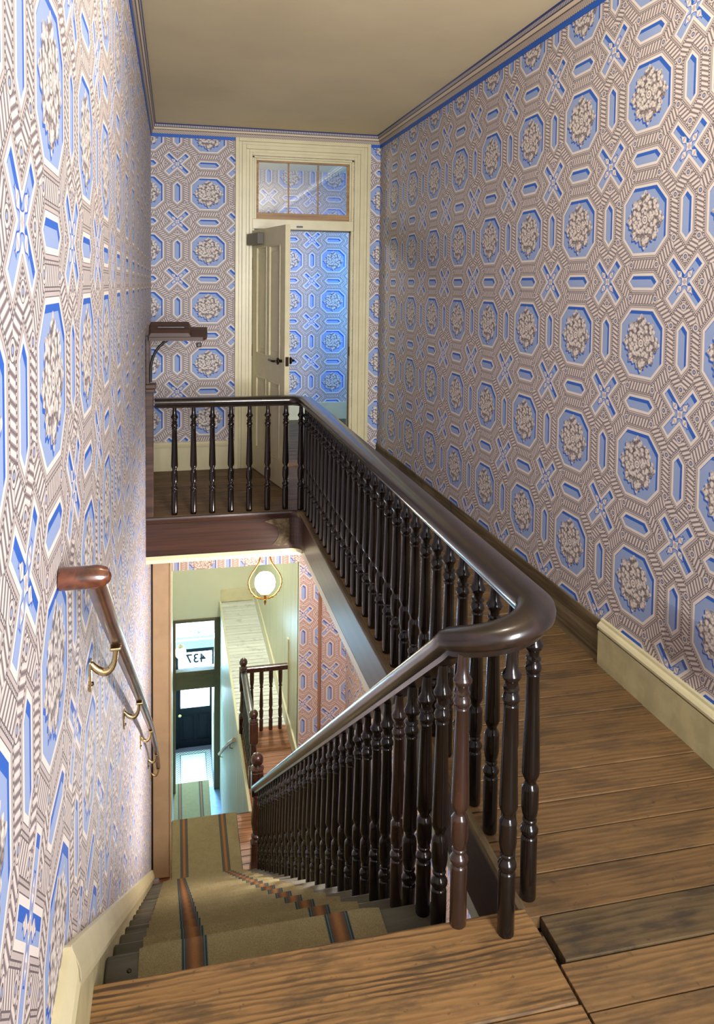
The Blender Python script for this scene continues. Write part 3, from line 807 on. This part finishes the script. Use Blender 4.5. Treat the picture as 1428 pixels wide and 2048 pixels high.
# ------------------------------------------------------------------ wall handrail on the left
wh = thing('wall_handrail', 'red-brown wooden wall handrail on brass brackets beside the stairs', 'handrail', (XL, 1.3, 1.0))
XH = -0.130
hp = [(1.345, 1.062), (1.563, 0.914), (1.786, 0.769), (2.25, 0.472), (3.06, -0.048), (3.80, -0.528), (4.313, -0.862), (5.26, -1.517), (6.018, -2.09), (6.38, -2.38)]
bm = bmesh.new()
sweep(bm, [(XH, y_, z_) for y_, z_ in hp], circ(0.0180, 14, 0.95, 1.12))
obj('rail', bm, M['handrail'], wh, True)
bm = bmesh.new(); sweep(bm, [(XL + 0.002, 1.350, 1.060), (XL + 0.004, 1.350, 1.060), (XH + 0.006, 1.350, 1.060), (XH + 0.014, 1.352, 1.058), (XH + 0.018, 1.356, 1.055)], circ(0.0190, 14), scales=[0.95, 1, 1, 0.92, 0.6]); obj('return_end', bm, M['handrail'], wh, True)
def hz(yv):
    for (a, b), (c_, d_) in zip(hp, hp[1:]):
        if a <= yv <= c_: return b + (d_ - b) * (yv - a) / (c_ - a)
    return hp[-1][1]
for by in (1.81, 2.98, 4.35, 5.60, 6.28):
    z = hz(by)
    bm = bmesh.new()
    box(bm, XL, XL + 0.006, by - 0.014, by + 0.014, z - 0.118, z - 0.050, 0.0025)
    br = obj('bracket', bm, M['brass'], wh)
    bm = bmesh.new()
    pth = []
    for i in range(13):
        f = i / 12; q = Vector((XL + 0.004, by, z - 0.058)) * (1 - f) ** 3 + Vector((XL + 0.035, by, z - 0.100)) * (3 * f * (1 - f) ** 2) + Vector((XH + 0.002, by, z - 0.080)) * (3 * f * f * (1 - f)) + Vector((XH, by, z - 0.022)) * f ** 3
        pth.append(q)
    sweep(bm, pth, circ(0.0075, 10), up=Vector((0, 1, 0)), scales=[0.9, 1.0, 1.1, 1.2, 1.25, 1.25, 1.15, 1.05, 0.95, 0.85, 0.8, 0.85, 1.1]); obj('bracket_arm', bm, M['brass'], br, True)
    bm = bmesh.new(); box(bm, XH - 0.012, XH + 0.012, by - 0.022, by + 0.022, z - 0.026, z - 0.018, 0.003); obj('bracket_saddle', bm, M['brass'], br)
    bm = bmesh.new(); lathe(bm, [(0.005, 0), (0.005, 0.003), (0.002, 0.005)], 0, 0, 0, 8)
    bmesh.ops.rotate(bm, verts=bm.verts[:], cent=(0, 0, 0), matrix=Matrix.Rotation(PI / 2, 3, 'Y')); bmesh.ops.translate(bm, verts=bm.verts[:], vec=(XL + 0.006, by, z - 0.105))
    obj('screw', bm, M['bronze'], br)

# ------------------------------------------------------------------ acrylic guard at the right edge of the right wall
ac = thing('acrylic_panel', 'small clear acrylic guard pinned to the right wall above the cream baseboard', 'panel', (XR - 0.02, 2.25, 0.4))
bm = bmesh.new(); sweep(bm, [(XR - 0.004, 2.435, 0.345), (XR - 0.020, 2.425, 0.345), (XR - 0.020, 2.12, 0.345)], [(-0.0015, -0.095), (0.0015, -0.095), (0.0015, 0.095), (-0.0015, 0.095)])
obj('sheet', bm, M['acrylic'], ac)
for z in (0.425, 0.27):
    bm = bmesh.new(); lathe(bm, [(0.004, 0), (0.004, 0.004), (0.002, 0.006)], 0, 0, 0, 10)
    bmesh.ops.rotate(bm, verts=bm.verts[:], cent=(0, 0, 0), matrix=Matrix.Rotation(-PI / 2, 3, 'Y')); bmesh.ops.translate(bm, verts=bm.verts[:], vec=(XR - 0.0215, 2.415, z))
    obj('pin', bm, M['brass'], ac)

# ------------------------------------------------------------------ ceiling globe added above the frame to light the gallery and back wall
cl = thing('fill_globe', 'added out-of-view fill globe on the ceiling above the stairwell', 'lamp', (0.62, 2.05, ZC))
gp = [(max(0.006, 0.11 * math.cos(-PI / 2 + PI * i / 14)), 0.11 * math.sin(-PI / 2 + PI * i / 14)) for i in range(15)]
bm = bmesh.new(); lathe(bm, gp, 0.62, 2.05, 2.62, 24); obj('globe', bm, M['globe_fill'], cl, True)
bm = bmesh.new(); lathe(bm, [(0.055, 2.71), (0.06, 2.73), (0.025, 2.75), (0.025, 2.80), (0.07, 2.815), (0.075, ZC)], 0.62, 2.05, 0, 18); obj('ceiling_rose', bm, M['brass'], cl, True)

# ------------------------------------------------------------------ lower hall shell
ZU = ZF - 0.024
XW = 1.235
XE = -0.030
wallobj('wall_lower_right', WP_PR, [(XR, XR + 0.12, -0.6, YO, -3.8, -0.29)], 'pink wallpapered side wall of the hall below the gallery', 'wall')
wallobj('wall_lower_end', WP_P, [(1.445, XR + 0.12, YO, YO + 0.12, F2, ZU)],
        'pink and blue wallpapered wall right of the brown strip in the hall below', 'wall')
wallobj('wall_lower_opening', WP_P2, [(XW, 1.445, YO, YO + 0.12, F2, ZU)],
        'narrow pink wallpapered wall between the opening and the brown strip below', 'wall')
wallobj('wall_lower_header', WP_P3, [(XE, XW, YO, YO + 0.12, -1.258, ZU)], 'pink wallpapered wall over the wide opening in the hall below', 'wall')
bx_ = tag(bx('trim_6', M['strip'], (1.428, 1.462, YO - 0.014, YO, F2, ZU), None, 0.004), 'slim brown vertical wood strip on the pink wallpapered wall below', 'trim', kind='structure')
wallobj('ceiling_lower', M['hall_cream'], [(0.86, XR + 0.05, -0.6, YG, ZU - 0.03, ZU + 0.02), (XL, XR + 0.05, YG - 0.01, YO, ZU - 0.03, ZU + 0.02), (XL - 0.1, 0.90, -0.6, 1.62, ZU - 0.03, ZU + 0.02)],
        'plaster ceiling under the gallery in the hall below', 'ceiling')
wallobj('wall_lower_behind', M['hall_cream'], [(XL - 0.1, XR + 0.12, -0.7, -0.6, -3.8, ZU)], 'plain end wall under the upper landing', 'wall')
cs = thing('trim_7', 'tan door casing standing at the foot of the stairs by the left wall', 'trim', (XL, 6.45, F2), kind='structure')
bx('casing_board', M['casing_tan'], (XL + 0.014, XE - 0.004, 6.45, 6.50, F2 + 0.03, ZU), cs, 0.002)
bx('casing_edge', M['casing_tan'], (XE - 0.012, XE, 6.44, 6.52, F2 + 0.03, ZU), cs, 0.003)
bx('shadow_gap', M['joist'], (XL, XL + 0.014, 6.46, 6.50, F2, ZU), cs)
wallobj('wall_entry_left', M['hall_cream'], [(XE - 0.10, XE, 6.50, 13.5, F1 - 0.1, ZU)], 'cream left wall running down to the street entrance', 'wall')
hr_ = thing('wall_hall_right', 'pale green boarded right wall of the hall beyond the opening', 'wall', (XW, YO, F2), kind='structure')
yy = YO
while yy < 12.18:
    y2 = min(yy + 0.62, 12.18); bx('panel', M['hall_green'], (XW, XW + 0.10, yy + 0.002, y2 - 0.002, F2, -0.5), hr_, 0.003); yy = y2
boxes('opening_trim', M['hall_cream'], [(XW - 0.006, XW, YO, YO + 0.04, F2, -1.258)], hr_)
tag(boxes('baseboard_hall', M['hall_cream'], [(XW - 0.022, XW, YO, 12.18, F2, F2 + 0.17)], None, 0.004), 'white baseboard along the pale green hall wall', 'baseboard', kind='structure')
tag(boxes('baseboard_hall_end', M['cream'], [(0.70, XW - 0.022, 12.155, 12.18, F2, F2 + 0.19)], None, 0.004), 'cream baseboard at the far end of the white boards', 'baseboard', kind='structure')
wallobj('ceiling_hall', M['hall_cream'], [(XE - 0.1, XW + 0.1, YO + 0.12, 12.3, -0.55, -0.5)], 'cream ceiling of the hall beyond the opening', 'ceiling')

# lower hall floor (second level)
f2 = tag(boxes('floor_lower', M['joist'], [(XL, XR, -0.6, 7.16, F2 - 0.25, F2 - 0.022), (0.705, XW, 7.16, 12.18, F2 - 0.25, F2 - 0.022), (XW, XR, 7.16, YO, F2 - 0.25, F2 - 0.022)]),
         'wooden board floor of the hall at the foot of the stairs', 'floor', kind='structure')
yy = 5.9
while yy < 7.15:
    y2 = min(yy + random.uniform(0.07, 0.10), 7.17)
    if 7.17 - y2 < 0.03: y2 = 7.17
    bx('plank', M['plank_red'], (XL, XW if y2 < 7.17 else XW, yy + g, y2 - g, F2 - 0.022, F2 - random.uniform(0, 0.002)), f2, 0.002); yy = y2
while yy < 8.54:
    y2 = yy + random.uniform(0.08, 0.11); bx('plank', M['plank_red'], (0.702, XW - 0.022, yy + g, y2 - g, F2 - 0.022, F2 - random.uniform(0, 0.002)), f2, 0.002); yy = y2
while yy < 12.15:
    y2 = min(yy + random.uniform(0.075, 0.10), 12.16); bx('plank', M['plank_white'], (0.702, XW - 0.022, yy + g * 1.9, y2 - g * 1.9, F2 - 0.022, F2 - random.uniform(0, 0.004)), f2, 0.003); yy = y2
hrn = thing('hall_runner', 'olive striped carpet runner on the hall floor at the stair foot', 'carpet', (0.26, 6.7, F2))
bm = bmesh.new(); box(bm, -0.026, 0.556, 6.17, 7.178, F2 + 0.0005, F2 + 0.011, 0.003); obj('carpet_pile', bm, M['carpet2'], hrn)
bm = bmesh.new(); box(bm, 0.552, 0.562, 6.18, 7.176, F2 + 0.0005, F2 + 0.009, 0.002); obj('bound_edge', bm, M['plank_dark'], hrn)

# side of the lower stairwell, second flight
wallobj('wall_entry_right', M['well_panel'], [(0.690, 0.725, 7.165, 12.18, F1 - 0.1, F2 - 0.02)], 'white washed board wall below the hall floor beside the entry stairs', 'wall')
bx('trim_8', M['hall_cream'], (0.676, 0.706, 7.165, 12.18, F2 - 0.05, F2 + 0.012), None, 0.004)
tag(bpy.data.objects['trim_8'], 'cream edge strip along the top of the white board wall', 'trim', kind='structure')
es = thing('entry_staircase', 'lower flight of stairs dropping to the street entrance', 'staircase', (XE, 7.17, F2), kind='structure')
for k in range(1, 17):
    y0 = 7.17 + 0.238 * (k - 1); z = F2 - k * 3.0 / 17
    bx('tread', M['tread'], (XE, 0.69, y0 - 0.03, y0 + 0.245, z - 0.03, z), es)
    bx('riser', M['tread'], (XE, 0.69, y0 - 0.02, y0, z, z + 3.0 / 17), es)
eh = thing('entry_handrail', 'thin wooden handrail sloping down the white board wall', 'handrail', (0.66, 9.5, -4.2))
pth = [(0.655, 8.75, -3.62), (0.655, 9.6, -4.16), (0.655, 11.7, -5.56)]
bm = bmesh.new(); sweep(bm, pth, circ(0.022, 10)); obj('rail', bm, M['casing_tan'], eh, True)
for yv, z in ((9.4, -4.05), (11.4, -5.37)):
    bm = bmesh.new(); sweep(bm, [(0.69, yv, z - 0.06), (0.655, yv, z - 0.05), (0.655, yv, z)], circ(0.008, 8), up=Vector((0, 1, 0))); obj('bracket', bm, M['brass'], eh, True)

# ------------------------------------------------------------------ hall balustrade beyond the opening
hb = thing('hall_balustrade', 'dark balustrade with ball-topped newels guarding the entry stairwell', 'railing', (0.74, 8.0, F2))
def newel2(x, yv, H):
    bm = bmesh.new()
    box(bm, x - 0.045, x + 0.045, yv - 0.045, yv + 0.045, F2, F2 + 0.16 * H / 0.75, 0.004)
    s_ = H / 0.75
    lathe(bm, [(0.044, 0.16 * s_), (0.046, 0.18 * s_), (0.034, 0.20 * s_), (0.042, 0.22 * s_), (0.034, 0.30 * s_), (0.030, 0.40 * s_), (0.040, 0.41 * s_), (0.034, 0.425 * s_)], x, yv, F2, 16)
    box(bm, x - 0.043, x + 0.043, yv - 0.043, yv + 0.043, F2 + 0.425 * s_, F2 + 0.63 * s_, 0.012)
    lathe(bm, [(0.044, 0.63 * s_), (0.046, 0.64 * s_), (0.030, 0.65 * s_), (0.024, 0.66 * s_)], x, yv, F2, 16)
    o = obj('newel_post', bm, M['newel'], hb)
    bm = bmesh.new(); z0 = 0.655 * s_
    lathe(bm, [(0.02, z0), (0.036, z0 + 0.012), (0.045, z0 + 0.035), (0.045, z0 + 0.05), (0.036, z0 + 0.072), (0.02, z0 + 0.085), (0.004, z0 + 0.09)], x, yv, F2, 16)
    obj('ball_finial', bm, M['newel'], o, True)
newel2(0.755, 7.55, 0.78); newel2(0.735, 8.50, 0.86)
rp = [(-0.03, -0.055), (0.03, -0.055), (0.036, -0.03), (0.03, -0.006), (0.012, 0), (-0.012, 0), (-0.03, -0.006), (-0.036, -0.03)]
bm = bmesh.new(); sweep(bm, [(0.755, 7.56, F2 + 0.60), (0.738, 8.48, F2 + 0.72)], rp); obj('handrail', bm, M['rail'], hb, True)
bm = bmesh.new(); sweep(bm, [(0.74, 8.50, F2 + 0.735), (XW - 0.012, 8.50, F2 + 0.735)], rp); obj('handrail', bm, M['newel'], hb, True)
bm = bmesh.new(); box(bm, XW - 0.012, XW, 8.47, 8.53, F2 + 0.15, F2 + 1.02, 0.002); obj('wall_batten', bm, M['cream'], hb)
bm = bmesh.new(); lathe(bm, [(0.022, 0), (0.022, 0.12), (0.014, 0.13), (0.022, 0.15), (0.024, 0.22), (0.015, 0.25), (0.022, 0.28), (0.018, 0.40), (0.014, 0.48), (0.022, 0.49), (0.015, 0.51), (0.022, 0.54), (0.024, 0.60), (0.024, 0.685)], seg=12)
hbal = obj('baluster', bm, M['newel'], hb, True); hbal.location = (0.83, 8.50, F2)
for i in range(1, 4): copy(hbal, (0.83 + 0.105 * i, 8.50, F2), hb)
bm = bmesh.new(); lathe(bm, [(0.020, 0), (0.020, 0.1), (0.013, 0.11), (0.021, 0.14), (0.022, 0.19), (0.014, 0.22), (0.02, 0.25), (0.016, 0.36), (0.013, 0.43), (0.02, 0.44), (0.014, 0.46), (0.015, 0.60)], seg=12)
hb2 = obj('baluster', bm, M['rail'], hb, True); hb2.location = (0.750, 7.67, F2)
for i in range(1, 7): copy(hb2, (0.750 - 0.002 * i, 7.67 + 0.115 * i, F2), hb)
bx('base_rail', M['rail'], (0.726, 0.774, 7.56, 8.50, F2, F2 + 0.02), hb, 0.004)

# ------------------------------------------------------------------ pendant lamp in a gilt harp
lx, ly, lz = 0.820, 7.20, -1.228
pl = thing('pendant_lamp', 'lit white globe lamp held in a gilt harp-shaped hanger', 'lamp', (lx, ly, ZU))
bm = bmesh.new()
prof = []
for i in range(15):
    a = -PI / 2 + PI * i / 14
    prof.append((max(0.006, 0.096 * math.cos(a) ** 0.85), 0.100 * math.sin(a)))
lathe(bm, prof, lx, ly, lz, 24); obj('globe', bm, M['globe'], pl, True)
bm = bmesh.new(); lathe(bm, [(0.010, -0.172), (0.014, -0.150), (0.012, -0.125), (0.035, -0.108), (0.052, -0.096), (0.046, -0.094)], lx, ly, lz, 16); obj('gallery_cup', bm, M['gilt'], pl, True)
half = [(0.0, -0.150), (0.04, -0.147), (0.09, -0.125), (0.130, -0.080), (0.150, -0.030), (0.155, 0.02), (0.143, 0.06), (0.118, 0.105), (0.085, 0.150), (0.058, 0.195), (0.047, 0.240), (0.047, 0.290), (0.042, 0.42), (0.022, 0.50), (0.0, 0.52)]
loop = [(lx + a, ly, lz + b) for a, b in half] + [(lx - a, ly, lz + b) for a, b in half[::-1][1:-1]]
bm = bmesh.new(); sweep(bm, loop, circ(0.007, 8), True, up=Vector((0, 1, 0))); obj('harp', bm, M['gilt'], pl, True)
for sgn in (-1, 1):
    for i, (a, b) in enumerate([(0.04, -0.147), (0.07, -0.137), (0.10, -0.117), (0.125, -0.088), (0.143, -0.05), (0.153, -0.01)]):
        bm = bmesh.new(); lathe(bm, [(0.003, -0.011), (0.010, -0.004), (0.011, 0.003), (0.004, 0.011)], lx + sgn * a, ly, lz + b, 8); obj('leaf_bud', bm, M['gilt'], pl, True)
bm = bmesh.new(); lathe(bm, [(0.002, -0.215), (0.008, -0.20), (0.014, -0.182), (0.010, -0.168), (0.016, -0.158), (0.008, -0.148)], lx, ly, lz, 10); obj('drop_finial', bm, M['gilt'], pl, True)
bm = bmesh.new(); lathe(bm, [(0.008, 0.515), (0.008, ZU - 0.06 - lz), (0.05, ZU - 0.05 - lz), (0.06, ZU - 0.03 - lz)], lx, ly, lz, 14); obj('stem', bm, M['gilt'], pl, True)

# ------------------------------------------------------------------ entry: inner frame, vestibule, street door
YV, YX = 12.18, 13.36
wallobj('wall_hall_end', M['hall_cream'], [(XE - 0.1, XW + 0.1, YV, YV + 0.10, F2 - 0.02, -0.5), (XE - 0.1, 0.70, YV, YV + 0.10, -3.64, F2 - 0.02)], 'cream end wall of the hall above the entrance', 'wall')
vf = thing('trim_9', 'olive painted frame of the inner entrance with transom opening', 'trim', (0.3, YV, F1), kind='structure')
boxes('frame', M['frame_olive'], [(XE, 0.012, YV - 0.03, YV + 0.08, F1, -3.64), (0.600, 0.690, YV - 0.03, YV + 0.08, F1, -3.64), (0.012, 0.600, YV - 0.03, YV + 0.08, -3.685, -3.64),
                                 (0.012, 0.600, YV - 0.03, YV + 0.08, -4.745, -4.46)], vf, 0.006)
boxes('frame_bead', M['frame_olive'], [(0.012, 0.600, YV - 0.04, YV - 0.02, -4.53, -4.515), (0.012, 0.60, YV - 0.04, YV - 0.02, -4.60, -4.59)], vf, 0.004)
w2 = thing('window_2', 'clear inner transom pane above the entrance opening', 'window', (0.3, YV, -4.46), kind='structure')
bx('pane', M['glass_clear'], (0.012, 0.600, YV + 0.02, YV + 0.024, -4.46, -3.685), w2)
wallobj('wall_vestibule', M['hall_cream'], [(0.70, 0.80, YV + 0.08, YX + 0.1, F1 - 0.1, -3.3)], 'white right side wall of the entrance vestibule', 'wall')
wallobj('ceiling_vestibule', M['hall_cream'], [(XE - 0.1, 0.80, YV + 0.1, YX + 0.1, -3.60, -3.5)], 'ceiling of the entrance vestibule', 'ceiling')
d3 = thing('door_2', 'white inner entrance door leaf folded back against the vestibule wall', 'door', (0.61, YV + 0.1, F1), kind='structure')
bx('leaf', M['hall_cream'], (0.600, 0.640, YV + 0.10, YV + 0.75, F1 + 0.01, -4.75), d3, 0.004)
bx('push_plate', M['violet'], (0.596, 0.600, YV + 0.14, YV + 0.18, -5.45, -5.25), d3, 0.002)
bx('kick_plate', M['tile_blue'], (0.596, 0.600, YV + 0.12, YV + 0.7, -6.36, -6.20), d3, 0.002)
# street front wall with transom lights
sf = thing('trim_10', 'navy street doorway frame with grey lintel and number transom', 'trim', (0.3, YX, F1), kind='structure')
boxes('frame', M['door_navy'], [(XE, 0.055, YX, YX + 0.1, F1, -4.65), (0.620, 0.70, YX, YX + 0.1, F1, -4.65), (0.055, 0.635, YX, YX + 0.1, -4.72, -4.65), (0.055, 0.635, YX, YX + 0.1, -5.17, -5.04)], sf, 0.004)
bx('lintel', M['lintel'], (XE, 0.70, YX - 0.03, YX + 0.1, -4.65, -4.50), sf, 0.01)
bx('lintel_cap', M['lintel'], (XE, 0.70, YX - 0.05, YX + 0.1, -4.52, -4.49), sf, 0.006)
bx('lower_rail', M['violet'], (0.055, 0.635, YX - 0.01, YX + 0.06, -5.04, -4.985), sf, 0.004)
boxes('upper_frame', M['hall_cream'], [(XE, 0.02, YX, YX + 0.1, -4.49, -3.6), (0.68, 0.70, YX, YX + 0.1, -4.49, -3.6)], sf, 0.003)
w3 = thing('window_3', 'bright upper street light with faint 437 above the grey lintel', 'window', (0.3, YX, -4.2), kind='structure')
bx('pane', M['glass_clear'], (0.02, 0.68, YX + 0.05, YX + 0.054, -4.49, -3.6), w3)
w4 = thing('window_4', 'street transom pane with reversed black number 437', 'window', (0.3, YX, -4.85), kind='structure')
bx('pane', M['glass_clear'], (0.055, 0.635, YX + 0.05, YX + 0.054, -4.985, -4.72), w4)
def lettering(txt, h, cx, y, cz, mat, parent, bold):
    cu = bpy.data.curves.new('number', 'FONT'); cu.body = txt; cu.align_x = 'CENTER'; cu.size = h / 0.70; cu.extrude = 0.002; cu.offset = bold; cu.space_character = 1.05
    t_ = bpy.data.objects.new('number_tmp', cu); COL.objects.link(t_)
    bpy.context.view_layer.update()
    dg = bpy.context.evaluated_depsgraph_get()
    me = bpy.data.meshes.new_from_object(t_.evaluated_get(dg)); me.name = 'number'
    bpy.data.objects.remove(t_)
    me.transform(Matrix.Translation((cx, y, cz)) @ Matrix.Rotation(PI, 4, 'Z') @ Matrix.Rotation(PI / 2, 4, 'X'))
    me.materials.clear(); me.materials.append(mat)
    o = bpy.data.objects.new('number', me); COL.objects.link(o); o.parent = parent; o.matrix_parent_inverse = Matrix.Translation(-Vector(parent.location))
    return o
lettering('437', 0.150, 0.352, YX + 0.046, -4.925, M['black'], w4, 0.005)
lettering('437', 0.082, 0.338, YX + 0.046, -4.45, M['grey_letter'], w3, 0.001)
d2 = thing('door_3', 'navy panelled street door with a large bright window', 'door', (0.34, YX, F1), kind='structure')
bx0 = [(0.055, 0.095, -6.395, -5.17), (0.585, 0.635, -6.395, -5.17), (0.095, 0.585, -5.30, -5.17), (0.095, 0.585, -5.80, -5.70), (0.095, 0.585, -6.395, -6.27), (0.325, 0.365, -6.27, -5.80)]
bm = bmesh.new()
for a, b, c_, d_ in bx0: box(bm, a, b, YX + 0.02, YX + 0.065, c_, d_)
obj('door_frame', bm, M['door_navy'], d2)
for a, b in ((0.095, 0.325), (0.365, 0.585)):
    bm = bmesh.new(); box(bm, a, b, YX + 0.035, YX + 0.05, -6.27, -5.80); box(bm, a + 0.04, b - 0.04, YX + 0.028, YX + 0.036, -6.23, -5.84, 0.004); obj('panel', bm, M['door_navy'], d2)
bx('pane', M['glass_clear'], (0.095, 0.585, YX + 0.04, YX + 0.044, -5.70, -5.30), d2)
bm = bmesh.new(); lathe(bm, [(0.010, 0), (0.010, 0.03), (0.026, 0.04), (0.028, 0.055), (0.016, 0.066)], 0, 0, 0, 12)
bmesh.ops.rotate(bm, verts=bm.verts[:], cent=(0, 0, 0), matrix=Matrix.Rotation(PI / 2, 3, 'X')); bmesh.ops.translate(bm, verts=bm.verts[:], vec=(0.083, YX + 0.02, -5.80))
obj('knob', bm, M['brass'], d2, True)
# entrance floor
f1 = tag(boxes('floor_entry', M['mosaic'], [(XE - 0.1, 0.80, YV + 0.05, YX + 0.1, F1 - 0.1, F1)]), 'pale mosaic tile floor of the vestibule with a dark border', 'floor', kind='structure')
tag(boxes('floor_entry_hall', M['tile_blue'], [(XE - 0.1, 0.72, 10.8, YV + 0.05, F1 - 0.1, F1)]), 'blue grey painted floor at the foot of the entry stairs', 'floor', kind='structure')
er = thing('entry_runner', 'pale striped runner at the foot of the entry stairs', 'carpet', (0.25, 11.8, F1))
bm = bmesh.new(); box(bm, -0.022, 0.530, 11.2, 12.40, F1 + 0.0005, F1 + 0.011, 0.003); obj('carpet_pile', bm, M['carpet3'], er)
bm = bmesh.new(); box(bm, -0.022, 0.530, 12.396, 12.408, F1 + 0.0005, F1 + 0.010, 0.002); obj('bound_edge', bm, M['hall_cream'], er)
vl = thing('vestibule_lamp', 'small lit globe lamp hanging in the entrance vestibule', 'lamp', (0.10, 12.8, -3.6))
bm = bmesh.new(); lathe(bm, prof and [(r * 0.92, z * 1.0) for r, z in prof], 0.09, 12.8, -4.44, 20); obj('globe', bm, M['globe2'], vl, True)
bm = bmesh.new(); lathe(bm, [(0.055, 0.075), (0.05, 0.11), (0.012, 0.13), (0.004, 0.14), (0.004, 0.84)], 0.09, 12.8, -4.44, 14); obj('fitter', bm, M['casing_tan'], vl, True)
